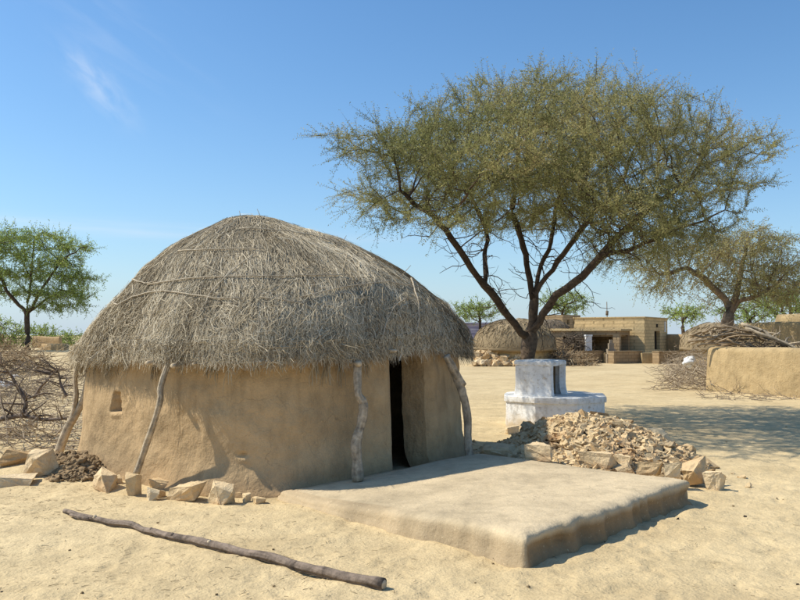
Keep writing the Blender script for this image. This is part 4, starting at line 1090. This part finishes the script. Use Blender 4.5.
# ================================================================== right-hand mud walls
def mudwall(name, pts, h, t, label, seed, mat=None, hf=None):
    pts = np.array(pts, float); seg = np.linalg.norm(np.diff(pts, axis=0), axis=1); s = np.concatenate([[0], np.cumsum(seg)])
    n = int(s[-1] / .12) + 2; u = np.linspace(0, s[-1], n); C = np.stack([np.interp(u, s, pts[:, 0]), np.interp(u, s, pts[:, 1])], -1)
    for _ in range(6): C[1:-1] = (C[:-2] + 2 * C[1:-1] + C[2:]) / 4
    tg = np.gradient(C, axis=0); tg /= np.linalg.norm(tg, axis=1, keepdims=True); N = np.stack([-tg[:, 1], tg[:, 0]], -1)
    prof = [(.58, -.2), (.56, .0), (.53, .3), (.51, .6), (.5, .8), (.48, .90), (.42, .955), (.3, .985), (0, 1), (-.3, .985), (-.42, .955), (-.48, .9), (-.5, .8), (-.51, .6), (-.53, .3), (-.56, 0), (-.58, -.2)]
    V = []
    hh = np.full(n, h) if hf is None else hf(u / s[-1]) * h
    for k, (o, z) in enumerate(prof):
        P = np.stack([C[:, 0] + N[:, 0] * o * t, C[:, 1] + N[:, 1] * o * t, hh * z], -1)
        P[:, :2] += N * (.05 * vnoise(P * .9, seed) + .02 * vnoise(P * 3, seed + 1))[:, None]; P[:, 2] += .045 * vnoise(P * .8 + 5, seed + 2) * (z > .5); V.append(P)
    V = np.array(V); mb = MB(); mb.grid(V.transpose(1, 0, 2))
    for e in (0, -1):
        ring = V[:, e]; c = ring.mean(0); k = len(ring); out = (C[0] - C[1] if e == 0 else C[-1] - C[-2]); out = out / np.linalg.norm(out)
        c2 = ring * .55 + c * .45; c2[:, :2] += out * t * .18; cc = c.copy(); cc[:2] += out * t * .22
        vv = np.vstack([ring, c2, cc[None]])
        q = [[i, i + 1, k + i + 1, k + i] for i in range(k - 1)]; tt = [[k + i, k + i + 1, 2 * k] for i in range(k - 1)]
        mb.add(vv, q, tt)
    return mb.build(name, mat or M_wallmud, label=label, cat='wall')
W0 = np.array([9.42, 24.6]); dr = np.array([1.59, -2.8]) / 3.22; bk = np.array([2.8, 1.59]) / 3.22
mudwall('mud_wall', [W0 + bk * 4.5, W0 + bk * .2, W0 + dr * .2, W0 + dr * 3, W0 + dr * 6.5], 1.34, .42, 'low rounded mud wall at the right with cut branches heaped on it', 130)
mudwall('mud_wall', [PY(742, 345, 30)[:2], PY(770, 345, 29.2)[:2], PY(792, 345, 28.4)[:2], PY(840, 345, 27)[:2]], 2.18, .6, 'taller mud wall behind the heaped branches on the right', 133)
mudwall('mud_wall', [PY(779, 345, 32.5)[:2], PY(800, 345, 32)[:2], PY(850, 345, 31)[:2]], 2.56, .8, 'highest mud wall block at the right edge of the photo', 136)
mudwall('mud_wall', [PY(43, 352, 50)[:2], PY(66, 352, 48)[:2]], 1.18, .32, 'short brown mud wall beyond the brush left of the hut', 139, mat=M_hutmud)
mudwall('mud_wall', [PY(34, 352, 58)[:2], PY(60, 352, 57)[:2]], 1.6, .32, 'distant brown mud wall behind the short left wall', 141, mat=M_hutmud)

# ---- branches stacked on the low wall
def stacked():
    g = np.random.default_rng(91)
    spec = [((690, 343), (720, 336), (760, 330), (772, 338)), ((742, 325), (760, 330), (775, 339), (795, 345)), ((745, 328), (768, 336), (792, 347), (798, 350))]
    for k in range(30):
        if k < 3: l = spec[k]; Y = 24.6 - k * .15; rr = .055
        else:
            x0 = g.uniform(686, 740); y0 = g.uniform(331, 346); ln = g.uniform(30, 75); sl = g.uniform(-.22, .2)
            l = [(x0 + ln * f, min(max(y0 + sl * ln * f + g.normal(0, 1.6) - 4 * math.sin(f * 3.1), 327 + .40 * max(0, x0 + ln * f - 735)), 348)) for f in (0, .35, .7, 1)]; Y = 24.4 + g.uniform(-.35, 1.2); rr = g.uniform(.025, .05)
        P = [PY(x, y, Y - (x - 703) * .012) for x, y in l]
        mb = MB(); o = crooked(mb, P, np.linspace(rr, rr * .55, len(P)), 7, 4, .05, k)
        for _ in range(3):
            p = o[int(g.integers(3, len(o)))]; q = p + g.normal(0, .22, 3) + [.15, 0, .05]; mb.tube(np.array([p, (p + q) / 2 + g.normal(0, .03, 3), q]), [rr * .5, rr * .4, rr * .2], 4)
        lab = ['long bleached branch lying along the top of the branch stack', 'pale thick branch sloping down right over the low mud wall', 'pale branch end jutting out at the right end of the stack'][k] if k < 3 else 'crooked grey brown branch in the stack on the low mud wall'
        mb.build('cut_branch', M_stick if k < 3 else M_branch, label=lab, cat='branch', group=None if k < 3 else 'branches stacked on the low wall')
stacked()
twig_heap('brushwood_heap', lambda g: ([*(W0 + dr * g.uniform(.5, 1.8) + bk * g.uniform(.95, 1.5)), 0.], 1.0), 320, M_brush, 'dark packed twigs under the branch stack behind the low wall', 79, L=(.3, .8), r=(.010, .024), height=1.5, tint=(.1, .6), flat=.2)
twig_heap('brushwood_heap', region((668, 722, 362, 391), lambda x, y: 1.0 if 680 < x < 706 else .35), 800, M_brush, 'grey twiggy brush spilling against the left end of the low mud wall', 75, L=(.4, 1.2), r=(.006, .016), height=1.0, tint=(.3, 1))
twig_heap('brushwood_heap', region((700, 800, 389, 400), lambda x, y: .2), 160, M_brush, 'thin litter of twigs along the foot of the right mud wall', 76, L=(.2, .7), r=(.005, .012), height=.2, tint=(.3, .9))
def sack():
    c = PY(690, 362, 24.9); th = np.linspace(0, 2 * np.pi, 40, endpoint=False); V = []
    for f in np.linspace(-1, 1, 20):
        r = math.sqrt(max(0, 1 - f * f)) ** .8 * .19
        P = np.stack([c[0] + r * np.cos(th) * 1.0 + f * .05, c[1] + r * np.sin(th) * .7, np.full(40, c[2] + f * .19)], -1)
        k = .09 * vnoise(P * 7, 150) + .06 * vnoise(P * 17, 151); P[:, 0] += k * np.cos(th); P[:, 1] += k * np.sin(th); V.append(P)
    mb = MB(); mb.grid(np.array(V), wrap=True); mb.build('cloth_bundle', M_cloth, label='crumpled white cloth bundle caught on the brush by the low mud wall', cat='cloth')
sack()

# ================================================================== village in the background
def walls_box(mb, A, ax, ay, w, d, h, t=.3, z0=0., openings=None, roofz=None):
    """rectangular room; ax along the front (width w), ay inward (depth d). openings: {side: [(u0,u1,za,zb)]}; sides f,r,b,l"""
    A = np.array([A[0], A[1]]); ax = np.array(ax); ay = np.array(ay); openings = openings or {}
    sides = {'f': (A, ax, ay, w), 'b': (A + ay * (d - t), ax, ay, w), 'l': (A + ay * t, ay, ax, d - 2 * t), 'r': (A + ax * (w - t) + ay * t, ay, ax, d - 2 * t)}
    for sd, (o, u, v, L) in sides.items():
        ops = openings.get(sd, [])
        us = sorted({0, L} | {x for a in ops for x in a[:2]}); zs = sorted({0, h} | {x for a in ops for x in a[2:4]})
        for u0, u1 in zip(us[:-1], us[1:]):
            for za, zb in zip(zs[:-1], zs[1:]):
                if any(a[0] <= u0 and u1 <= a[1] and a[2] <= za and zb <= a[3] for a in ops): continue
                mb.box([*(o + u * u0), z0 + za], [*(u * (u1 - u0)), 0], [*(v * t), 0], [0, 0, zb - za])
    rz = roofz if roofz is not None else h - .35
    mb.box([*(A + (ax + ay) * (t * .5)), z0 + rz], [*(ax * (w - t)), 0], [*(ay * (d - t)), 0], [0, 0, .15])
AL = R(33); e1 = np.array([-math.cos(AL), math.sin(AL)]); e2 = np.array([math.sin(AL), math.cos(AL)])   # along left face / along right face
C0 = PY(645, 362, 50)[:2]
def village():
    # main yellow house: right face (door) is 'front' along e2, depth along e1
    h = empty('stone_house', (C0[0], C0[1], 0), 'flat roofed yellow stone house with a dark doorway beyond the trees', 'house')
    mb = MB(); walls_box(mb, C0, e2, e1, 5.4, 4.6, 2.78, .35, openings={'f': [(2.2, 3.5, .75, 1.95)]}); mb.build('wall', M_house, h, smooth=False)
    fr = MB(); o = C0 + e2 * 2.2 + e1 * .22; fr.box([*o, .75], [*(e2 * 1.3), 0], [*(e1 * .05), 0], [0, 0, 1.2]); fr.build('door', M_gapshade, h, smooth=False)  # dark panel standing in for the shade inside the doorway
    fr = MB(); o = C0 + e2 * 2.6 - e1 * .02; fr.box([*o, 2.2], [*(e2 * .4), 0], [*(e1 * .1), 0], [0, 0, .22]); fr.build('vent_dark', M_gapshade, h, smooth=False)  # dark block on the wall painting the shade of a vent hole
    fr = MB(); o = C0 + e2 * 4.6 - e1 * .03; fr.box([*o, 1.9], [*(e2 * .3), 0], [*(e1 * .1), 0], [0, 0, .7]); fr.build('drain_spout', M_white, h, smooth=False)
    fr = MB()
    fr.box([*(C0 - e1 * .05 - e2 * .05), 2.782], [*(e2 * 5.5), 0], [*(e1 * 4.7), 0], [0, 0, .07]); fr.build('coping', M_house, h, smooth=False)
    # low verandah wing in front of the left face, open to the viewer
    w = empty('stone_verandah', (*(C0 + e1 * 2.5 - e2 * 1.2), 0), 'low shaded verandah wing with slab roof joined to the yellow house', 'building')
    B0 = C0 - e2 * 2.2 + e1 * .9
    mb = MB()
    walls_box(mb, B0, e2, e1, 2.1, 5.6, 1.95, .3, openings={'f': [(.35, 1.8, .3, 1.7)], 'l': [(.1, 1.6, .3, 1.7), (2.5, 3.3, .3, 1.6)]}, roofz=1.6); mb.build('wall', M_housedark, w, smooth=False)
    mb = MB(); mb.box([*(B0 - e2 * .15 - e1 * .15), 1.953], [*(e2 * 2.2), 0], [*(e1 * 6.2), 0], [0, 0, .12]); mb.build('roof_slab', M_house, w, smooth=False)
    # left outbuilding with pale wall
    o = empty('stone_outbuilding', (*PY(575, 358, 53)[:2], 0), 'pale walled outbuilding with flat roof left of the white pillar', 'building')
    b0 = PY(603, 355, 52)[:2]
    mb = MB(); walls_box(mb, b0, e2, e1, 3, 4.2, 1.9, .3, openings={'l': [(1.4, 2.4, .2, 1.4)]}); mb.build('wall', M_house, o, smooth=False)
    mb = MB(); mb.box([*(b0 - e2 * .1 - e1 * .1), 1.903], [*(e2 * 3.2), 0], [*(e1 * 4.4), 0], [0, 0, .12]); mb.build('roof_slab', M_wallmud, o, smooth=False)
    # far parapet house
    f = empty('stone_house', (*PY(563, 350, 68)[:2], 0), 'distant brown parapet house above the outbuilding roof', 'house')
    f0 = PY(563, 350, 68)[:2]
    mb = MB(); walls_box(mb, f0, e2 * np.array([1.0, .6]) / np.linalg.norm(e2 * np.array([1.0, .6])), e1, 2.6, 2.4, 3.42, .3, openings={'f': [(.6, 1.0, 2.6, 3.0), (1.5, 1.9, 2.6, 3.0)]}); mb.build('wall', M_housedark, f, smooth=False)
    # long lit wall and rear shed wall
    mb = MB(); a = PY(545, 346, 56)[:2]; b = PY(592, 346, 55)[:2]; d = (b - a); nrm = np.array([-d[1], d[0]]) / np.linalg.norm(d)
    mb.box([*a, 0], [*d, 0], [*(nrm * .3), 0], [0, 0, 2.15]); mb.build('boundary_wall', M_house, smooth=False, label='straight pale boundary wall behind the dark brush heap', cat='wall')
    # blue violet shed and grey low rise
    s = empty('distant_shed', (*PY(478, 340, 90)[:2], 0), 'bluish violet striped shed far away at the hut roof edge', 'shed')
    a = PY(463, 340, 90)[:2]; mb = MB(); mb.box([*a, 0], [3.9, .2, 0], [0, 3, 0], [0, 0, 2.9]); mb.build('wall', M_blue, s, smooth=False)
    mb = MB(); mb.box([a[0] - .2, a[1] - .2, 2.903], [4.3, .2, 0], [0, 3.4, 0], [0, 0, .2]); mb.build('roof', M_blue, s, smooth=False)
    # low stepped platforms before the house: shaded faces painted brown, sunlit ones paler
    for k, (px, L1, L2, lab) in enumerate([(604, 1.2, 2.2, 'left low stone platform in front of the verandah'), (642, 1.9, 2.8, 'right low stone platform in front of the house corner')]):
        pass
    for px0, px1, Y, lab in [(583, 604, 48.0, 'leftmost low parapet coloured brown for shade in front of the white pillar'), (614, 642, 47.4, 'middle low parapet coloured brown for shade in front of the verandah'), (659, 683, 47.0, 'right low parapet coloured brown for shade below the house doorway')]:
        a = PY(px0, 362, Y)[:2]; b = PY(px1, 362, Y + 1.0)[:2]; d = b - a; n_ = np.array([-d[1], d[0]]) / np.linalg.norm(d)
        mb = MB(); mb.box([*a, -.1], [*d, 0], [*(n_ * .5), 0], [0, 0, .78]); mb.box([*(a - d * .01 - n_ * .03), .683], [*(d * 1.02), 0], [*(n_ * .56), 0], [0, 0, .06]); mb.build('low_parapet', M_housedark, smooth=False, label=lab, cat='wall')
    for px0, px1, Y, lab in [(604, 614, 48.6, 'short mud step coloured paler as sunlit between the left and middle parapets'), (642, 659, 47.9, 'broad mud step coloured paler as sunlit between the middle and right parapets')]:
        a = PY(px0 + .3, 362, Y)[:2]; b = PY(px1 - .3, 362, Y)[:2]; d = b - a; mb = MB(); mb.box([*a, -.1], [*d, 0], [0, .8, 0], [0, 0, .72]); mb.build('mud_step', M_wallmud, smooth=False, label=lab, cat='step')
    # white pillar and white arched niche
    p = PY(589, 353, 48.8); mb = MB()
    mb.box([p[0] - .17, p[1], 0], [.36, 0, 0], [0, .36, 0], [0, 0, 1.62]); mb.box([p[0] - .2, p[1] - .03, 1.623], [.42, 0, 0], [0, .42, 0], [0, 0, .1]); mb.build('white_pillar', M_white, smooth=False, label='plain white square pillar in front of the outbuilding', cat='pillar')
    q = PY(611, 353, 48.5); mb = MB()
    for w_, z0, z1 in ((.62, 0, .55), (.46, .553, .85), (.30, .853, 1.2), (.16, 1.203, 1.42)):
        mb.box([q[0] - w_ / 2, q[1] - w_ / 2, z0], [w_, 0, 0], [0, w_, 0], [0, 0, z1 - z0])
    mb.build('stepped_shrine', M_greywash, smooth=False, label='small greyish stepped shrine before the dark verandah', cat='shrine')
    # thin pole on the roof
    p0 = PY(607, 320, 53); mb = MB(); mb.tube(np.array([[p0[0], p0[1], 0.], [p0[0] + .02, p0[1], 2.0], [p0[0], p0[1], 3.9]]), [.035, .03, .025], 6)
    mb.tube(np.array([[p0[0], p0[1], 3.0], [p0[0] + .02, p0[1], 3.3]]), [.09, .09], 8); mb.build('roof_pole', M_barkgrey, label='thin mast standing above the flat roofs near the white pillar', cat='pole')
village()

def dome_hut(name, px, Y, rho, zt, zw, label, seed, n=2600, mat=M_thatchtan, wallm=M_wallmud, stems=True):
    c = PY(px, 345, Y); c[2] = 0; root = empty(name, c, label, 'hut'); g = np.random.default_rng(seed)
    th = np.linspace(0, 2 * np.pi, 72, endpoint=False)
    V = np.array([np.stack([c[0] + rho * .93 * np.cos(th), c[1] + rho * .93 * np.sin(th), np.full(72, z)], -1) for z in np.linspace(-.1, zw + .2, 6)]); V[..., :2] += .03 * vnoise(V * 2, seed)[..., None]
    mb = MB(); mb.grid(V, wrap=True); mb.build('wall', wallm, root)
    us = np.linspace(0, 1, 24); U, TH = np.meshgrid(us, th, indexing='ij')
    def pt(U, TH, l=0):
        r = rho * 1.06 * np.sin(U * np.pi / 2) ** .95; z = zw + (zt - zw) * np.cos(U * np.pi / 2) ** .85
        P = np.stack([c[0] + r * np.cos(TH), c[1] + r * np.sin(TH), z], -1); k = .06 * vnoise(P * 1.3, seed + 1) + l
        P[..., 2] += k; return P
    mb = MB(); O = pt(U, TH, -.03); I = O.copy(); I[..., 2] -= .15; mb.grid(np.concatenate([O, I[::-1]], 0), tint=.4, wrap=True)
    rf = mb.build('thatch_roof', mat, root)
    if stems:
        uu = np.sqrt(g.random(n)); tt = g.random(n) * 6.283; a = pt(uu, tt, .02); b = pt(np.clip(uu + g.uniform(.08, .25, n), 0, 1.0), tt + g.normal(0, .12, n), .05)
        D = b - a; W = np.cross(D, g.normal(size=D.shape)); W /= np.linalg.norm(W, axis=1, keepdims=True) + 1e-9
        mb = MB(); mb.kites(a, D, W * .02, np.clip(g.normal(.5, .25, n), 0, 1)); mb.build('thatch_stems', mat, rf)
dome_hut('thatched_hut', 514, 46, 2.25, 2.62, .95, 'tan thatched dome hut seen behind the trunk of the big tree', 171)
dome_hut('thatched_hut', 549, 60, 1.7, 2.9, 1.3, 'grey dome hut behind the fork of the big tree trunk', 172, mat=M_thatchbase, n=900)
dome_hut('thatched_hut', 717, 44, 1.85, 2.38, 1.0, 'smooth grey brown dome hut behind the brush right of the house', 173, mat=M_thatchtan, n=1200)
# house yard wall at the right of the house, toward the dome
mudwall('mud_wall', [PY(667, 350, 54.5)[:2], PY(702, 350, 52)[:2]], 1.75, .4, 'low brown yard wall joining the house to the grey brown dome', 175, mat=M_hutmud)

# stone rows before the thatched hut: each stone its own thing
def stone_row():
    g = np.random.default_rng(181); kinds = [rock_mesh(1, g.uniform(.6, .9), g.uniform(.45, .75), 400 + i, M_stonepale if i % 2 else M_stone, .16) for i in range(8)]
    first = None
    for k in range(110):
        px = g.uniform(474, 530); row = int(g.integers(0, 4)); Y = 43.6 + row * .28 + g.normal(0, .12)
        x = (px - 400) / F * Y; s = g.uniform(.22, .48)
        o = bpy.data.objects.new('wall_stone', kinds[0]) if first is None else first.copy(); COL.objects.link(o); first = first or o
        o.data = kinds[int(g.integers(8))]; o.location = (x, Y, row * .19 + g.uniform(-.06, .05)); o.scale = (s, s, s); o.rotation_euler = (g.normal(0, .2), g.normal(0, .2), g.uniform(0, 6.28))
        tag(o, 'pale loose stone in the bank of stones before the tan thatched hut', 'stone', 'loose stones banked before the thatched hut')
stone_row()
twig_heap('brushwood_heap', region((538, 588, 362, 366), lambda x, y: 1.0 if 548 < x < 580 else .4), 800, M_brushtan, 'tan straw and stick heap behind the white shrine', 77, L=(.4, 1.2), r=(.012, .028), height=.7)
twig_heap('brushwood_heap', region((566, 582, 361.5, 363)), 1000, M_brush, 'tall dark brush heap beside the outbuilding', 78, L=(.4, 1.1), r=(.012, .026), height=1.7, tint=(0, .45))

# pebbles and dung bits scattered on the sand
def pebbles():
    g = np.random.default_rng(191); kinds = [rock_mesh(1, g.uniform(.7, 1), g.uniform(.5, .8), 500 + i, M_log if i % 3 == 0 else M_stone, .12) for i in range(6)]
    first = None; spots = [(622, 522), (617, 525), (605, 542), (602, 545), (498, 552), (493, 562), (745, 517), (640, 500), (629, 519), (678, 519)]
    for k in range(52):
        px, py = spots[k] if k < len(spots) else (g.uniform(0, 800), g.uniform(470, 598) if g.random() < .8 else g.uniform(400, 470))
        if k >= len(spots) and (280 < px < 720 and py < 570): continue
        if k >= len(spots) and px < 480 and py < 500: continue
        p = G(px, py); s = g.uniform(.010, .024)
        if np.hypot(*(p[:2] - HC[:2])) < 3: continue
        o = bpy.data.objects.new('pebble', kinds[0]) if first is None else first.copy(); COL.objects.link(o); first = first or o
        o.data = kinds[int(g.integers(6))]; o.location = (p[0], p[1], float(gz(p[0], p[1], True)) - s * .1); o.scale = (s, s, s); o.rotation_euler = (0, 0, g.uniform(0, 6.28))
        tag(o, 'tiny dark pebble lying loose on the open sand', 'pebble', 'pebbles scattered on the sand')
pebbles()

# ================================================================== light, sky, camera
EL = R(50); AZ = np.array([-1.0, .12]); AZ /= np.linalg.norm(AZ)
sun = bpy.data.lights.new('sun', 'SUN'); sun.energy = 5.3; sun.angle = R(.53); sun.color = (1, .935, .79)
so = bpy.data.objects.new('sun', sun); COL.objects.link(so)
so.rotation_euler = Vector((-AZ[0] * math.cos(EL), -AZ[1] * math.cos(EL), -math.sin(EL))).to_track_quat('-Z', 'Y').to_euler(); so.location = (-20, 0, 30)
w = bpy.data.worlds.new('World'); scene.world = w; w.use_nodes = True
nt = w.node_tree; N = nt.nodes; L = nt.links; bg = N['Background']
sky = N.new('ShaderNodeTexSky'); sky.sky_type = 'NISHITA'; sky.sun_disc = False; sky.sun_elevation = EL; sky.sun_rotation = math.atan2(AZ[0], AZ[1])
sky.altitude = 200; sky.air_density = 1.0; sky.dust_density = 1.0; sky.ozone_density = 1.6
hs = N.new('ShaderNodeHueSaturation'); hs.inputs['Saturation'].default_value = 1.12; hs.inputs['Value'].default_value = 1.0; L.new(sky.outputs[0], hs.inputs['Color'])
tc = N.new('ShaderNodeTexCoord')
def wmath(op, a, b=0., c=None):
    x = N.new('ShaderNodeMath'); x.operation = op
    for k, v in enumerate((a, b)):
        if hasattr(v, 'is_linked'): L.new(v, x.inputs[k])
        else: x.inputs[k].default_value = v
    return x.outputs[0]
def wispy(px, py, wx, wy, ang, scale, sc, thr0, thr1, amt):
    """a cirrus patch around a fixed direction of the sky"""
    d = ray(px, py); d = d / np.linalg.norm(d)
    az = math.atan2(d[0], d[1]); el = math.asin(d[2])
    sep = N.new('ShaderNodeSeparateXYZ'); L.new(tc.outputs['Generated'], sep.inputs[0])
    a = wmath('ARCTAN2', sep.outputs[0], sep.outputs[1]); e = wmath('ARCSINE', sep.outputs[2])
    a = wmath('SUBTRACT', a, az); e = wmath('SUBTRACT', e, el)
    ca, sa = math.cos(ang), math.sin(ang)
    u = wmath('ADD', wmath('MULTIPLY', a, ca), wmath('MULTIPLY', e, sa)); v = wmath('SUBTRACT', wmath('MULTIPLY', e, ca), wmath('MULTIPLY', a, sa))
    cb = N.new('ShaderNodeCombineXYZ'); L.new(wmath('MULTIPLY', u, sc[0]), cb.inputs[0]); L.new(wmath('MULTIPLY', v, sc[1]), cb.inputs[1])
    nz = N.new('ShaderNodeTexNoise'); nz.inputs['Scale'].default_value = scale; nz.inputs['Detail'].default_value = 6; nz.inputs['Distortion'].default_value = .4; L.new(cb.outputs[0], nz.inputs['Vector'])
    mr = N.new('ShaderNodeMapRange'); mr.inputs['From Min'].default_value = thr0; mr.inputs['From Max'].default_value = thr1; L.new(nz.outputs['Fac'], mr.inputs['Value'])
    gu = wmath('MULTIPLY', u, 1 / wx); gv = wmath('MULTIPLY', v, 1 / wy)
    q = wmath('ADD', wmath('MULTIPLY', gu, gu), wmath('MULTIPLY', gv, gv)); m = wmath('POWER', 2.718, wmath('MULTIPLY', q, -1.))
    return wmath('MULTIPLY', wmath('MULTIPLY', mr.outputs[0], m), amt)
fac = None
for a in [(98, 85, .045, .016, -.75, 1, (26, 60), .35, .62, .30), (110, 228, .30, .009, -.02, 1, (5, 90), .25, .7, .32), (60, 300, .4, .03, 0, 1, (3, 30), .3, .7, .25), (95, 20, .12, .05, -.5, 1, (8, 40), .45, .75, .12)]:
    f = wispy(*a); fac = f if fac is None else wmath('ADD', fac, f)
mx = N.new('ShaderNodeMix'); mx.data_type = 'RGBA'; L.new(fac, mx.inputs['Factor']); tn = N.new('ShaderNodeMix'); tn.data_type = 'RGBA'; tn.blend_type = 'MULTIPLY'; tn.inputs['Factor'].default_value = 1; L.new(hs.outputs[0], tn.inputs['A']); tn.inputs['B'].default_value = (.90, 1.21, 1.36, 1); L.new(tn.outputs['Result'], mx.inputs['A']); mx.inputs['B'].default_value = (7.6, 8.0, 8.6, 1)
sp = N.new('ShaderNodeSeparateXYZ'); L.new(tc.outputs['Generated'], sp.inputs[0])
hz = wmath('MULTIPLY', wmath('POWER', 2.718, wmath('MULTIPLY', wmath('ABSOLUTE', sp.outputs[2]), -9.)), .8)
hm = N.new('ShaderNodeMix'); hm.data_type = 'RGBA'; L.new(hz, hm.inputs['Factor']); L.new(mx.outputs['Result'], hm.inputs['A']); hm.inputs['B'].default_value = (4.8, 5.7, 6.9, 1); mx = hm
L.new(mx.outputs['Result'], bg.inputs['Color']); bg.inputs['Strength'].default_value = .124

cam = bpy.data.cameras.new('camera'); cam.sensor_width = 36; cam.lens = 36 * F / 800; cam.clip_end = 12000; cam.clip_start = .05
co = bpy.data.objects.new('camera', cam); COL.objects.link(co); co.location = (0, 0, CAMZ); co.rotation_euler = (math.pi / 2 + PITCH, 0, 0)
scene.camera = co
scene.view_settings.view_transform = 'Standard'; scene.view_settings.look = 'None'; scene.view_settings.exposure = 0; scene.view_settings.gamma = 1
scene.cycles.max_bounces = 6; scene.cycles.diffuse_bounces = 3
